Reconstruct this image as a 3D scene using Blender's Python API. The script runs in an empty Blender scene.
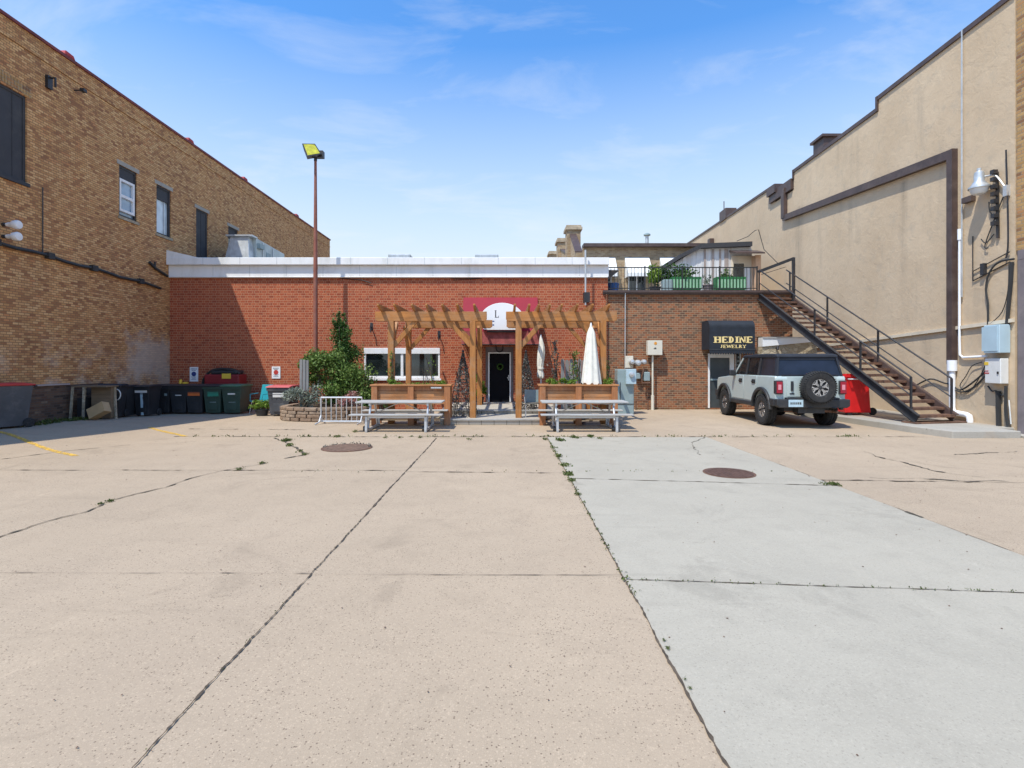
import bpy, math, random
from mathutils import Vector, Matrix, noise
R = math.radians
rng = random.Random(7)
scn = bpy.context.scene
COL = scn.collection
F, CX, HY, HC = 525.0, 506.0, 362.0, 1.8          # focal px, vanishing point, eye height

def at(px, py, Y):                                 # pixel -> world point at depth Y (used to measure sizes off the photo)
    return ((px-CX)/F*Y, Y, HC-(py-HY)/F*Y)
def wx(px, Y): return (px-CX)/F*Y
def wz(py, Y): return HC-(py-HY)/F*Y

# ------------------------------------------------------------------ mesh builder
class MB:
    def __init__(s, o=(0, 0, 0)):
        s.v = []; s.f = []; s.o = Vector(o)
    def add(s, vs, fs):
        n = len(s.v)
        s.v += [tuple(p) for p in vs]
        s.f += [tuple(i+n for i in f) for f in fs]
    def box(s, x0, y0, z0, x1, y1, z1):
        if x0 > x1: x0, x1 = x1, x0
        if y0 > y1: y0, y1 = y1, y0
        if z0 > z1: z0, z1 = z1, z0
        s.add([(x0,y0,z0),(x1,y0,z0),(x1,y1,z0),(x0,y1,z0),(x0,y0,z1),(x1,y0,z1),(x1,y1,z1),(x0,y1,z1)],
              [(0,3,2,1),(4,5,6,7),(0,1,5,4),(1,2,6,5),(2,3,7,6),(3,0,4,7)])
    def bar(s, a, b, w, h, up=(0, 0, 1)):
        a = Vector(a); b = Vector(b); d = (b-a).normalized(); up = Vector(up)
        if abs(d.dot(up)) > .98: up = Vector((0, 1, 0))
        r = d.cross(up).normalized(); u = r.cross(d).normalized()
        vs = []
        for p in (a, b):
            for i, j in ((-1,-1),(1,-1),(1,1),(-1,1)): vs.append(p + r*(i*w/2) + u*(j*h/2))
        s.add(vs, [(0,1,2,3),(7,6,5,4),(0,4,5,1),(1,5,6,2),(2,6,7,3),(3,7,4,0)])
    def tube(s, pts, r, n=8, cap=True):
        pts = [Vector(p) for p in pts]; rs = r if isinstance(r, (list, tuple)) else [r]*len(pts)
        rings = []; ref = None
        for i, p in enumerate(pts):
            d = (pts[min(i+1, len(pts)-1)] - pts[max(i-1, 0)])
            if d.length < 1e-6: d = Vector((0,0,1))
            d.normalize()
            if ref is None: ref = d.orthogonal().normalized()
            ref = (ref - d*ref.dot(d))
            if ref.length < 1e-4: ref = d.orthogonal()
            ref.normalize(); b = d.cross(ref)
            rings.append([p + (ref*math.cos(2*math.pi*k/n) + b*math.sin(2*math.pi*k/n))*rs[i] for k in range(n)])
        vs = [v for ring in rings for v in ring]; fs = []
        for i in range(len(pts)-1):
            for k in range(n):
                fs.append((i*n+k, i*n+(k+1)%n, (i+1)*n+(k+1)%n, (i+1)*n+k))
        if cap: fs.append(tuple(range(n-1, -1, -1))); fs.append(tuple((len(pts)-1)*n+k for k in range(n)))
        s.add(vs, fs)
    def lathe(s, prof, c=(0,0,0), axis='z', n=24, ring=False):
        vs = []; fs = []; c = Vector(c)
        for (r, h) in prof:
            for k in range(n):
                a = 2*math.pi*k/n; u, v = r*math.cos(a), r*math.sin(a)
                p = {'z': (u, v, h), 'x': (h, u, v), 'y': (u, h, v)}[axis]
                vs.append(c+Vector(p))
        for i in range(len(prof)-1):
            for k in range(n): fs.append((i*n+k, i*n+(k+1)%n, (i+1)*n+(k+1)%n, (i+1)*n+k))
        if ring:
            q = (len(prof)-1)*n
            for k in range(n): fs.append((q+k, q+(k+1)%n, (k+1)%n, k))
        else: fs.append(tuple(range(n))); fs.append(tuple((len(prof)-1)*n+k for k in range(n)))
        s.add(vs, fs)
    def prism(s, poly, a0, a1, axis='x'):          # polygon extruded along an axis. axis x: (y,z); y: (x,z); z: (x,y)
        n = len(poly)
        def P(p, a): return {'x': (a, p[0], p[1]), 'y': (p[0], a, p[1]), 'z': (p[0], p[1], a)}[axis]
        vs = [P(p, a0) for p in poly] + [P(p, a1) for p in poly]
        fs = [tuple(range(n)), tuple(range(2*n-1, n-1, -1))] + [(i, n+i, n+(i+1)%n, (i+1)%n) for i in range(n)]
        s.add(vs, fs)
    def quad(s, *p): s.add(p, [tuple(range(len(p)))])
    def leaves(s, c, rad, n, size, seed=0, lumps=7, zmin=None, flat=.0, hollow=.25):
        r = random.Random(seed); c = Vector(c); rad = Vector(rad)
        L = []
        for i in range(lumps):
            d = Vector((r.gauss(0,1), r.gauss(0,1), r.gauss(0,1))).normalized()*r.uniform(.35, .85)
            L.append((d, r.uniform(.3, .5)))
        L.append((Vector((0,0,0)), .5))
        for i in range(n):
            d, q = r.choice(L)
            e = Vector((r.gauss(0,1), r.gauss(0,1), r.gauss(0,1))).normalized()*(r.random()**.4)*q*1.1
            if r.random() < .06: e *= 1.35
            p = d+e; p = Vector((c.x+p.x*rad.x, c.y+p.y*rad.y, c.z+p.z*rad.z))
            if zmin is not None and p.z < zmin: p.z = zmin + r.random()*.05
            s.leaf(p, size*(r.uniform(.45, 1.1) if r.random() < .75 else r.uniform(1.1, 1.9)), r, flat)
    def leaf(s, p, sz, r, flat=0.):
        a = Vector((r.gauss(0,1), r.gauss(0,1), r.gauss(0,1)*(1-flat)+.15)).normalized()
        b = a.orthogonal().normalized(); b = (b + a.cross(b)*r.uniform(-2, 2)).normalized()
        k = a.cross(b)*.03
        nn = a.cross(b).normalized()
        s.add([p - a*sz*.5, p + b*sz*.24 + nn*sz*.08, p + a*sz*.5, p - b*sz*.24 + nn*sz*.08], [(0,1,2,3)])
    def build(s, name, mat, parent=None, bevel=0, smooth=False, seg=1, sub=0, recenter=True, sharp=35):
        me = bpy.data.meshes.new(name)
        vs = [Vector(v) - s.o for v in s.v]
        loc = Vector((0, 0, 0))
        if parent is None and recenter and vs:
            xs = [v.x for v in vs]; ys = [v.y for v in vs]; zs = [v.z for v in vs]
            loc = Vector(((min(xs)+max(xs))/2, (min(ys)+max(ys))/2, min(zs)))
            vs = [v-loc for v in vs]
        me.from_pydata([tuple(v) for v in vs], [], s.f); me.validate()
        import bmesh
        bm = bmesh.new(); bm.from_mesh(me)
        if len(bm.faces) < 30000: bmesh.ops.recalc_face_normals(bm, faces=bm.faces)
        bm.to_mesh(me); bm.free()
        o = bpy.data.objects.new(name, me); COL.objects.link(o); o.location = loc
        if mat: me.materials.append(mat)
        if parent: o.parent = parent
        if smooth:
            me.polygons.foreach_set('use_smooth', [True]*len(me.polygons))
            me.set_sharp_from_angle(angle=R(sharp))
        if bevel:
            m = o.modifiers.new('b', 'BEVEL'); m.width = bevel; m.segments = seg; m.limit_method = 'ANGLE'; m.angle_limit = R(35)
        if sub:
            m = o.modifiers.new('s', 'SUBSURF'); m.levels = sub; m.render_levels = sub
        return o

def tag(o, label=None, cat=None, group=None, kind=None):
    if label: o['label'] = label
    if cat: o['category'] = cat
    if group: o['group'] = group
    if kind: o['kind'] = kind
    return o
def thing(name, label, cat, loc=(0,0,0), rz=0, group=None):
    o = bpy.data.objects.new(name, None); COL.objects.link(o)
    o.location = loc; o.rotation_euler = (0, 0, rz); o.empty_display_size = .2
    return tag(o, label, cat, group)
def kids(o): return [c for c in bpy.data.objects if c.parent is o]
def copy_tree(o, parent=None):
    c = o.copy(); COL.objects.link(c); c.parent = parent
    for ch in kids(o): copy_tree(ch, c)
    return c

# ------------------------------------------------------------------ materials
class NT:
    def __init__(s, name):
        s.m = bpy.data.materials.new(name); s.m.use_nodes = True
        s.t = s.m.node_tree; s.n = s.t.nodes; s.l = s.t.links
        s.b = s.n['Principled BSDF']; s.tc = s.n.new('ShaderNodeTexCoord').outputs['Object']
    def new(s, typ, **kw):
        n = s.n.new(typ)
        for k, v in kw.items(): setattr(n, k, v)
        return n
    def link(s, a, b): s.l.new(a, b)
    def val(s, sock, v):
        if hasattr(v, 'is_linked') or isinstance(v, bpy.types.NodeSocket): s.link(v, sock)
        else: sock.default_value = v
    def math(s, op, a, b=0, c=0):
        n = s.new('ShaderNodeMath', operation=op)
        s.val(n.inputs[0], a); s.val(n.inputs[1], b); s.val(n.inputs[2], c)
        return n.outputs[0]
    def noise(s, scale, detail=4, rough=.55, vec=None, dist=0):
        n = s.new('ShaderNodeTexNoise'); n.inputs['Scale'].default_value = scale
        n.inputs['Detail'].default_value = detail; n.inputs['Roughness'].default_value = rough
        n.inputs['Distortion'].default_value = dist
        s.link(vec or s.tc, n.inputs['Vector']); return n.outputs['Fac']
    def stretch(s, sc, vec=None):
        n = s.new('ShaderNodeMapping'); n.inputs['Scale'].default_value = sc
        s.link(vec or s.tc, n.inputs['Vector']); return n.outputs[0]
    def ramp(s, fac, stops, interp='LINEAR'):
        n = s.new('ShaderNodeValToRGB'); cr = n.color_ramp; cr.interpolation = interp
        while len(cr.elements) < len(stops): cr.elements.new(.5)
        for e, (p, c) in zip(cr.elements, stops):
            e.position = p; e.color = (c, c, c, 1) if isinstance(c, (int, float)) else (*c, 1)
        s.link(fac, n.inputs[0]); return n.outputs[0]
    def mix(s, fac, a, b, mode='MIX'):
        n = s.new('ShaderNodeMix', data_type='RGBA', blend_type=mode)
        s.val(n.inputs[0], fac)
        for i, v in ((6, a), (7, b)):
            if isinstance(v, tuple): n.inputs[i].default_value = (*v, 1) if len(v) == 3 else v
            else: s.link(v, n.inputs[i])
        return n.outputs[2]
    def bump(s, h, strength=.4, dist=.01):
        n = s.new('ShaderNodeBump'); n.inputs['Strength'].default_value = strength
        n.inputs['Distance'].default_value = dist; s.link(h, n.inputs['Height'])
        s.link(n.outputs[0], s.b.inputs['Normal'])
    def color(s, c):
        if isinstance(c, tuple): s.b.inputs['Base Color'].default_value = (*c, 1)
        else: s.link(c, s.b.inputs['Base Color'])
    def set(s, **kw):
        for k, v in kw.items(): s.val(s.b.inputs[k.replace('_', ' ')], v)

def mul(c, k): return tuple(min(1, x*k) for x in c)
def plain(name, c, rough=.7, metal=0, var=.15, scale=3, bump=0, bscale=40, dirt=None, spec=.5, streak=None):
    t = NT(name); k = t.noise(scale, 5)
    col = t.mix(t.ramp(k, [(.3, 0), (.7, 1)]), mul(c, 1-var), mul(c, 1+var))
    if dirt:
        k2 = t.noise(scale*.7, 8, .7, vec=t.stretch(streak) if streak else None)
        col = t.mix(t.ramp(k2, [(.5, 0), (.72, 1)]), col, dirt)
    t.color(col); t.set(Roughness=rough, Metallic=metal)
    t.b.inputs['Specular IOR Level'].default_value = spec
    if bump: t.bump(t.noise(bscale, 4), bump, .01)
    return t.m

def brick(name, ramp, mortar, bw, bh, ms=.010, stain=None, stain_amt=.5, bias=0, grime=.12, whitish=None, flemish=False, patchm=None):
    t = NT(name)
    sp = t.new('ShaderNodeSeparateXYZ'); t.link(t.tc, sp.inputs[0])
    u = t.math('ADD', sp.outputs[0], sp.outputs[1]); z = t.math('ADD', sp.outputs[2], .0031)
    row = t.math('FLOOR', t.math('DIVIDE', z, bh))
    off = t.math('MULTIPLY', t.math('MODULO', t.math('ABSOLUTE', row), 2), .5)
    uu = t.math('ADD', t.math('DIVIDE', u, bw), off)
    cell = t.math('FLOOR', uu)
    fu = t.math('FRACT', uu); fz = t.math('FRACT', t.math('DIVIDE', z, bh))
    du = t.math('MULTIPLY', t.math('MINIMUM', fu, t.math('SUBTRACT', 1, fu)), bw)
    dz = t.math('MULTIPLY', t.math('MINIMUM', fz, t.math('SUBTRACT', 1, fz)), bh)
    if flemish:                                    # alternating header in the middle of the stretcher
        hd = t.math('MULTIPLY', t.math('ABSOLUTE', t.math('SUBTRACT', fu, .68)), bw)
        du = t.math('MINIMUM', du, hd)
    d = t.math('MINIMUM', du, dz)
    wob = t.math('MULTIPLY', t.math('SUBTRACT', t.noise(30, 3), .5), .006)
    d = t.math('ADD', d, wob)
    inb = t.ramp(t.math('DIVIDE', d, ms), [(.35, 0), (.75, 1)])
    cb = t.new('ShaderNodeCombineXYZ'); t.link(cell, cb.inputs[0]); t.link(row, cb.inputs[1])
    if flemish: t.link(t.math('GREATER_THAN', fu, .68), cb.inputs[2])
    wn = t.new('ShaderNodeTexWhiteNoise', noise_dimensions='3D'); t.link(cb.outputs[0], wn.inputs[0])
    patch = t.noise(.55, 5, .6)
    sel = t.math('ADD', wn.outputs[0], t.math('MULTIPLY', t.math('SUBTRACT', patch, .5), .8+bias))
    bc = t.ramp(sel, ramp)
    bc = t.mix(t.math('MULTIPLY', t.noise(45, 5, .7), .5), bc, mul(ramp[0][1], .8), 'MIX')
    col = t.mix(inb, mortar, bc)
    gr = t.ramp(t.noise(1.1, 9, .72, vec=t.stretch((1,1,.35))), [(.42, 0), (.72, 1)])
    col = t.mix(t.math('MULTIPLY', gr, grime*2.2), col, (.07, .055, .045))
    if whitish:
        zz = t.ramp(t.math('DIVIDE', sp.outputs[2], whitish[0]), [(.25, 1), (1, 0)])
        w = t.math('MULTIPLY', zz, t.ramp(t.noise(.9, 9, .7), [(.48, 0), (.62, 1)]))
        col = t.mix(t.math('MULTIPLY', w, .75), col, whitish[1])
    if patchm:
        cy, wy, cz, wz_, pc = patchm
        a = t.math('DIVIDE', t.math('ABSOLUTE', t.math('SUBTRACT', sp.outputs[1], cy)), wy); b = t.math('DIVIDE', t.math('ABSOLUTE', t.math('SUBTRACT', sp.outputs[2], cz)), wz_)
        q = t.math('ADD', t.math('MAXIMUM', a, b), t.math('MULTIPLY', t.math('SUBTRACT', t.noise(1.3, 7, .7), .5), 2.2))
        col = t.mix(t.math('MULTIPLY', t.ramp(q, [(.45,1),(.95,0)]), .62), col, pc)
    t.color(col); t.set(Roughness=.88)
    t.bump(t.math('ADD', inb, t.math('MULTIPLY', t.noise(60, 4), .35)), .55, .008)
    return t.m

M = {}
M['red_brick'] = brick('red_brick', [(0,(0.284,0.055,0.021)),(.3,(0.389,0.077,0.028)),(.62,(0.441,0.099,0.036)),(.85,(0.473,0.123,0.049)),(1,(0.326,0.066,0.028))],
                       (0.525,0.299,0.175), .27, .092, .0105, grime=.06, flemish=True)
M['mixed_brick'] = brick('mixed_brick', [(0,(0.112,0.060,0.036)),(.22,(0.206,0.076,0.036)),(.4,(0.301,0.096,0.036)),(.62,(0.370,0.124,0.046)),(.82,(0.310,0.144,0.073)),(1,(0.146,0.080,0.050))],
                         (0.361,0.264,0.165), .19, .082, .012, bias=-.55, grime=.06)
M['tan_brick'] = brick('tan_brick', [(0,(.34,.145,.06)),(.2,(.52,.25,.095)),(.42,(.66,.35,.13)),(.66,(.76,.43,.175)),(.85,(.88,.54,.24)),(1,(.66,.29,.11))],
                       (.27,.15,.07), .165, .066, .013, bias=-.5, grime=.10, whitish=(2.7, (.62,.54,.45)), patchm=(-1.0, 1.6, 1.9, 1.1, (.50,.46,.40)))
M['yellow_brick'] = brick('yellow_brick', [(0,(.22,.10,.05)),(.3,(.45,.27,.1)),(.7,(.6,.38,.15)),(1,(.5,.25,.1))],
                          (.30,.24,.17), .22, .085, .012, grime=.06)
M['pale_brick'] = brick('pale_brick', [(0,(.30,.2,.11)),(.4,(.44,.31,.17)),(.8,(.52,.39,.24)),(1,(.36,.22,.13))],
                        (.42,.35,.26), .22, .085, .012, grime=.2)
def rubble(name, c1, c2, mort, sc):
    t = NT(name); v = t.new('ShaderNodeTexVoronoi', feature='DISTANCE_TO_EDGE'); v.inputs['Scale'].default_value = sc
    vm = t.stretch((1,1,1.9)); t.link(vm, v.inputs['Vector'])
    v2 = t.new('ShaderNodeTexVoronoi'); v2.inputs['Scale'].default_value = sc; t.link(vm, v2.inputs['Vector'])
    e = t.ramp(v.outputs['Distance'], [(.02, 0), (.09, 1)])
    s_ = t.new('ShaderNodeSeparateColor'); t.link(v2.outputs['Color'], s_.inputs[0])
    col = t.mix(e, mort, t.mix(s_.outputs[0], c1, c2)); t.color(col); t.set(Roughness=.9); t.bump(e, .6, .02); return t.m
M['pale_stone'] = plain('pale_stone', (.42,.34,.24), .9, var=.25, scale=4, bump=.3, dirt=(.25,.19,.13))
M['stone_tan'] = rubble('stone_tan', (.34,.28,.19), (.5,.43,.32), (.3,.25,.18), 5)
def block(name, c, var, sc=9):
    t = NT(name); a = t.noise(sc, 9, .75); b = t.noise(1.8, 3)
    t.color(t.mix(t.ramp(a, [(.3,0),(.7,1)]), mul(c, 1-var), mul(c, 1+var))); t.set(Roughness=.95); t.bump(a, .9, .03); return t.m
M['wall_block'] = block('wall_block', (.29,.215,.155), .4)
M['wall_block_b'] = block('wall_block_b', (.25,.17,.115), .35)
M['soil'] = block('soil', (.05,.035,.022), .3)

def stucco():
    t = NT('stucco'); big = t.noise(.5, 8, .62, vec=t.stretch((1,1,1.0))); st = t.noise(1.4, 6, .7, vec=t.stretch((1,1,.16)))
    col = t.mix(t.ramp(big, [(.3,0),(.7,1)]), (.575,.43,.28), (.69,.535,.365))
    col = t.mix(t.ramp(t.noise(2.6, 8, .7), [(.52,0),(.72,.7)]), col, (.50,.41,.30))
    col = t.mix(t.math('MULTIPLY', t.ramp(st, [(.56,0),(.74,1)]), .35), col, (.33,.28,.215))
    col = t.mix(t.math('MULTIPLY', t.noise(90, 3, .7), .18), col, (.3,.25,.19))
    sp = t.new('ShaderNodeSeparateXYZ'); t.link(t.tc, sp.inputs[0])
    wob = t.math('MULTIPLY', t.math('SUBTRACT', t.noise(1.2, 5, .7, vec=t.stretch((1,1,.5))), .5), .5)
    for (y0, w_, z0, z1, am) in ((3.95,.22,3.4,7.7,.45),(10.6,.5,2.6,8.9,.5),(1.9,.10,2.4,7.4,.35),(6.8,.18,5.2,8.0,.3),(3.0,.3,.0,2.6,.3),(7.6,.15,8.6,10.4,.3)):
        dy = t.math('ABSOLUTE', t.math('SUBTRACT', t.math('ADD', sp.outputs[1], wob), y0))
        mk = t.math('MULTIPLY', t.ramp(t.math('DIVIDE', dy, w_), [(.1,1),(1,0)]), t.ramp(t.math('DIVIDE', t.math('SUBTRACT', sp.outputs[2], z0), z1-z0), [(0,0),(.35,.5),(.97,1),(1,0)]))
        mk = t.math('MULTIPLY', mk, t.math('MULTIPLY', t.ramp(t.noise(5, 6, .7, vec=t.stretch((1,1,.12))), [(.3,.2),(.65,1)]), am))
        col = t.mix(mk, col, (.17,.14,.11))
    low = t.ramp(t.math('DIVIDE', sp.outputs[2], 1.6), [(0,1),(1,0)])
    col = t.mix(t.math('MULTIPLY', low, t.math('MULTIPLY', t.ramp(t.noise(2, 8, .7), [(.4,0),(.65,1)]), .45)), col, (.30,.24,.17))
    cv = t.new('ShaderNodeTexVoronoi', feature='DISTANCE_TO_EDGE'); cv.inputs['Scale'].default_value = .33
    wv_ = t.new('ShaderNodeVectorMath', operation='ADD'); t.link(t.tc, wv_.inputs[0]); nn_ = t.new('ShaderNodeTexNoise'); nn_.inputs['Scale'].default_value = 1.4; nn_.inputs['Detail'].default_value = 6; t.link(t.tc, nn_.inputs['Vector']); t.link(nn_.outputs['Color'], wv_.inputs[1]); t.link(wv_.outputs[0], cv.inputs['Vector'])
    col = t.mix(t.math('MULTIPLY', t.ramp(cv.outputs['Distance'], [(.001,1),(.005,0)]), t.math('MULTIPLY', t.ramp(t.noise(.6,3), [(.52,0),(.62,1)]), .28)), col, (.3,.24,.18))
    t.color(col); t.set(Roughness=.93)
    h = t.math('ADD', t.noise(3.5, 8, .65, dist=.6), t.math('MULTIPLY', t.noise(60, 4), .2))
    t.bump(h, .5, .035); return t.m
M['stucco'] = stucco()
M['found'] = brick('found', [(0,(.06,.035,.025)),(.3,(.15,.08,.05)),(.6,(.24,.14,.08)),(.85,(.16,.07,.04)),(1,(.3,.2,.13))], (.12,.095,.075), .2, .066, .012, grime=.25)
M['stucco_cream'] = plain('stucco_cream', (.66,.57,.44), .9, var=.12, scale=1.2, bump=.2, dirt=(.5,.42,.32))

def concrete(name, c, spk, spk_amt, blot=.1, patchc=None):
    t = NT(name)
    big = t.noise(.22, 9, .62); mid = t.noise(1.7, 9, .68)
    col = t.mix(t.ramp(big, [(.3,0),(.7,1)]), mul(c, 1-blot), mul(c, 1+blot*.7))
    col = t.mix(t.ramp(mid, [(.48,0),(.78,.75)]), col, mul(c, .80))
    if patchc: col = t.mix(t.math('MULTIPLY', t.ramp(t.noise(.33, 6, .6, vec=t.stretch((1.3,.5,1))), [(.5,0),(.68,1)]), .55), col, patchc)
    v = t.new('ShaderNodeTexVoronoi'); v.inputs['Scale'].default_value = 92; t.link(t.tc, v.inputs['Vector'])
    sc = t.new('ShaderNodeSeparateColor'); t.link(v.outputs['Color'], sc.inputs[0])
    dark = t.math('MULTIPLY', t.math('GREATER_THAN', sc.outputs[0], .80), t.math('LESS_THAN', v.outputs['Distance'], t.math('MULTIPLY', sc.outputs[1], .55)))
    lite = t.math('MULTIPLY', t.math('LESS_THAN', sc.outputs[0], .22), t.math('LESS_THAN', v.outputs['Distance'], .5))
    amt = t.math('MULTIPLY', t.ramp(t.noise(.8, 6, .7), [(.3, .35), (.65, 1)]), spk_amt)
    col = t.mix(t.math('MULTIPLY', dark, amt), col, spk)
    col = t.mix(t.math('MULTIPLY', lite, t.math('MULTIPLY', amt, .45)), col, mul(c, 1.42))
    fine = t.noise(170, 3, .8); col = t.mix(t.math('MULTIPLY', t.ramp(fine, [(.35,1),(.5,0)]), spk_amt*.45), col, mul(c, .55))
    v2 = t.new('ShaderNodeTexVoronoi'); v2.inputs['Scale'].default_value = 2.3; t.link(t.tc, v2.inputs['Vector'])
    s2 = t.new('ShaderNodeSeparateColor'); t.link(v2.outputs['Color'], s2.inputs[0])
    spot = t.math('MULTIPLY', t.math('GREATER_THAN', s2.outputs[0], .80), t.math('LESS_THAN', v2.outputs['Distance'], t.math('MULTIPLY', s2.outputs[1], .035)))
    col = t.mix(t.math('MULTIPLY', spot, .8), col, (.09,.07,.055))
    g1 = t.noise(48, 5, .8); col = t.mix(t.ramp(g1, [(.30,.38),(.46,0)]), col, mul(c, .62)); col = t.mix(t.ramp(g1, [(.56,0),(.72,.42)]), col, mul(c, 1.38))
    # worn darker stains and pale scuffs
    st = t.math('MULTIPLY', t.ramp(t.noise(.75, 9, .74, dist=.8), [(.56,0),(.63,.7),(.8,1)]), .34)
    col = t.mix(st, col, mul(c, .48))
    sc3 = t.math('MULTIPLY', t.ramp(t.noise(3.1, 9, .8, vec=t.stretch((1,.45,1)), dist=1.2), [(.60,0),(.70,1)]), .28)
    col = t.mix(sc3, col, mul(c, 1.5))
    # long faint tyre and drag marks
    wv = t.noise(2.2, 5, .6, vec=t.stretch((.18, 1.6, 1)))
    col = t.mix(t.math('MULTIPLY', t.ramp(wv, [(.6,0),(.75,1)]), .26), col, mul(c, .55))
    t.color(col); t.set(Roughness=.9); t.b.inputs['Specular IOR Level'].default_value = .25
    t.bump(t.math('ADD', t.noise(120, 4, .7), t.math('MULTIPLY', dark, -.4)), .3, .006)
    return t.m
M['ground'] = concrete('ground', (.425,.328,.232), (.11,.075,.05), .95, .13, patchc=(.37,.285,.205))
M['slab'] = concrete('slab', (.405,.362,.29), (.17,.15,.12), .4, .10, patchc=(.345,.31,.25))
M['kerb'] = concrete('kerb', (.40,.37,.32), (.15,.12,.1), .6, .2, patchc=(.42,.25,.13))
M['step'] = concrete('step', (.44,.40,.34), (.15,.12,.1), .6, .2)
M['crack'] = plain('crack', (.085,.07,.05), .95, var=.4, scale=9)
M['joint'] = plain('joint', (.085,.062,.042), .95, var=.5, scale=6)
def yellow():
    t = NT('yellow_paint'); k = t.noise(14, 8, .75)
    t.color((.72,.43,.06)); t.set(Roughness=.8)
    tr = t.new('ShaderNodeBsdfTransparent'); mx = t.new('ShaderNodeMixShader')
    t.link(t.ramp(k, [(.40,0),(.54,1)]), mx.inputs[0]); t.link(tr.outputs[0], mx.inputs[1]); t.link(t.b.outputs[0], mx.inputs[2])
    t.link(mx.outputs[0], t.n['Material Output'].inputs[0]); return t.m
M['yellow_paint'] = yellow()

def wood(name, c, var=.42, axis=0, rough=.65, grey=None):
    t = NT(name); sc = [14, 14, 14]; sc[axis] = 1.2
    g = t.noise(1, 7, .7, vec=t.stretch(tuple(sc)), dist=.4); b = t.noise(2, 4)
    col = t.mix(t.ramp(g, [(.3,0),(.7,1)]), mul(c, 1-var), mul(c, 1+var*.6))
    col = t.mix(t.ramp(b, [(.4,0),(.75,.6)]), col, mul(c, .55))
    col = t.mix(t.math('MULTIPLY', t.ramp(t.noise(1.3, 6, .7), [(.5,0),(.66,1)]), .35), col, (.36,.27,.19))
    if grey: col = t.mix(t.ramp(t.noise(3, 6, .7), [(.45,0),(.62,1)]), col, grey)
    t.color(col); t.set(Roughness=rough); t.bump(g, .25, .004); return t.m
CED = (.43,.175,.042)
M['cedar_x'] = wood('cedar_x', CED, axis=0); M['cedar_y'] = wood('cedar_y', CED, axis=1); M['cedar_z'] = wood('cedar_z', CED, axis=2)
M['cedar_red'] = wood('cedar_red', (.42,.165,.06), axis=2)
M['cedar_board'] = wood('cedar_board', (.47,.20,.07), axis=0)
M['grey_wood'] = wood('grey_wood', (.25,.25,.25), axis=2)
M['plank'] = wood('plank', (.42,.41,.39), .2, axis=0, rough=.7)
M['old_board'] = wood('old_board', (.2,.14,.085), .3, axis=0)
M['white_paint'] = plain('white_paint', (.80,.80,.80), .5, var=.04, scale=2, dirt=(.62,.62,.60), streak=(1,1,.3))
M['white_metal'] = plain('white_metal', (.78,.79,.80), .4, var=.05, scale=2.5)
M['pvc'] = plain('pvc', (.82,.84,.88), .35, var=.03)
M['brown_metal'] = plain('brown_metal', (.075,.048,.042), .5, var=.2, dirt=(.12,.085,.07))
M['coping_red'] = plain('coping_red', (.16,.035,.035), .7, var=.4, scale=2)
M['clay_red'] = plain('clay_red', (.34,.035,.04), .7, var=.35, scale=2)
M['dark_metal'] = plain('dark_metal', (.028,.028,.032), .45, metal=.1, var=.3, dirt=(.07,.05,.04))
M['steel_blue'] = plain('steel_blue', (.045,.048,.055), .38, metal=.3, var=.25, dirt=(.09,.07,.06))
M['stair_brown'] = plain('stair_brown', (.13,.068,.045), .75, var=.4, scale=8, dirt=(.25,.12,.06))
M['black_metal'] = plain('black_metal', (.02,.02,.02), .5, var=.2)
M['galv'] = plain('galv', (.55,.57,.58), .42, metal=.55, var=.15, scale=5, dirt=(.4,.42,.42), streak=(1,1,.2))
M['alu'] = plain('alu', (.55,.56,.57), .4, metal=.5, var=.1)
M['rust_pole'] = plain('rust_pole', (.26,.088,.058), .6, var=.25, scale=1.5, dirt=(.3,.16,.12))
M['util_grey'] = plain('util_grey', (.27,.35,.36), .5, var=.12, scale=2, dirt=(.22,.26,.26))
M['util_blue'] = plain('util_blue', (.42,.55,.62), .45, var=.06)
M['util_white'] = plain('util_white', (.68,.68,.66), .5, var=.05, dirt=(.5,.5,.47))
M['util_cream'] = plain('util_cream', (.66,.62,.52), .5, var=.05)
M['board_black'] = plain('board_black', (.045,.045,.05), .75, var=.12, scale=2, dirt=(.07,.068,.066))
M['tin_black'] = plain('tin_black', (.02,.024,.034), .85, var=.2, scale=4)
M['awning_black'] = plain('awning_black', (.012,.017,.026), .7, var=.3, scale=5)
M['awning_red'] = plain('awning_red', (.27,.012,.03), .8, var=.1, scale=2, bump=.15)
M['awning_faded'] = plain('awning_faded', (.33,.085,.08), .85, var=.35, scale=5, dirt=(.16,.05,.045))
M['awning_white'] = plain('awning_white', (.80,.80,.78), .8, var=.04)
M['canvas'] = plain('canvas', (.72,.69,.61), .85, var=.08, scale=7, bump=.2, bscale=12)
M['gold'] = plain('gold', (.78,.60,.26), .5, var=.12)
M['sign_white'] = plain('sign_white', (.84,.84,.84), .5, var=.02)
M['ink'] = plain('ink', (.03,.03,.035), .7)
M['ink_blue'] = plain('ink_blue', (.03,.05,.2), .7)
M['ink_red'] = plain('ink_red', (.5,.04,.03), .7)
M['ink_orange'] = plain('ink_orange', (.72,.30,.03), .7)
M['bin_grey'] = plain('bin_grey', (.055,.06,.07), .5, var=.15, dirt=(.12,.12,.13))
M['bin_black'] = plain('bin_black', (.022,.024,.028), .5, var=.2, dirt=(.04,.04,.042))
M['bin_green'] = plain('bin_green', (.03,.06,.045), .5, var=.2)
M['lid_red'] = plain('lid_red', (.42,.022,.025), .45, var=.15)
M['lid_green'] = plain('lid_green', (.06,.16,.10), .5, var=.15)
M['lid_faded'] = plain('lid_faded', (.50,.10,.11), .55, var=.2, scale=6)
M['dark_red'] = plain('dark_red', (.22,.012,.018), .5, var=.2)
M['bright_red'] = plain('bright_red', (.75,.018,.02), .4, var=.08)
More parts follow.
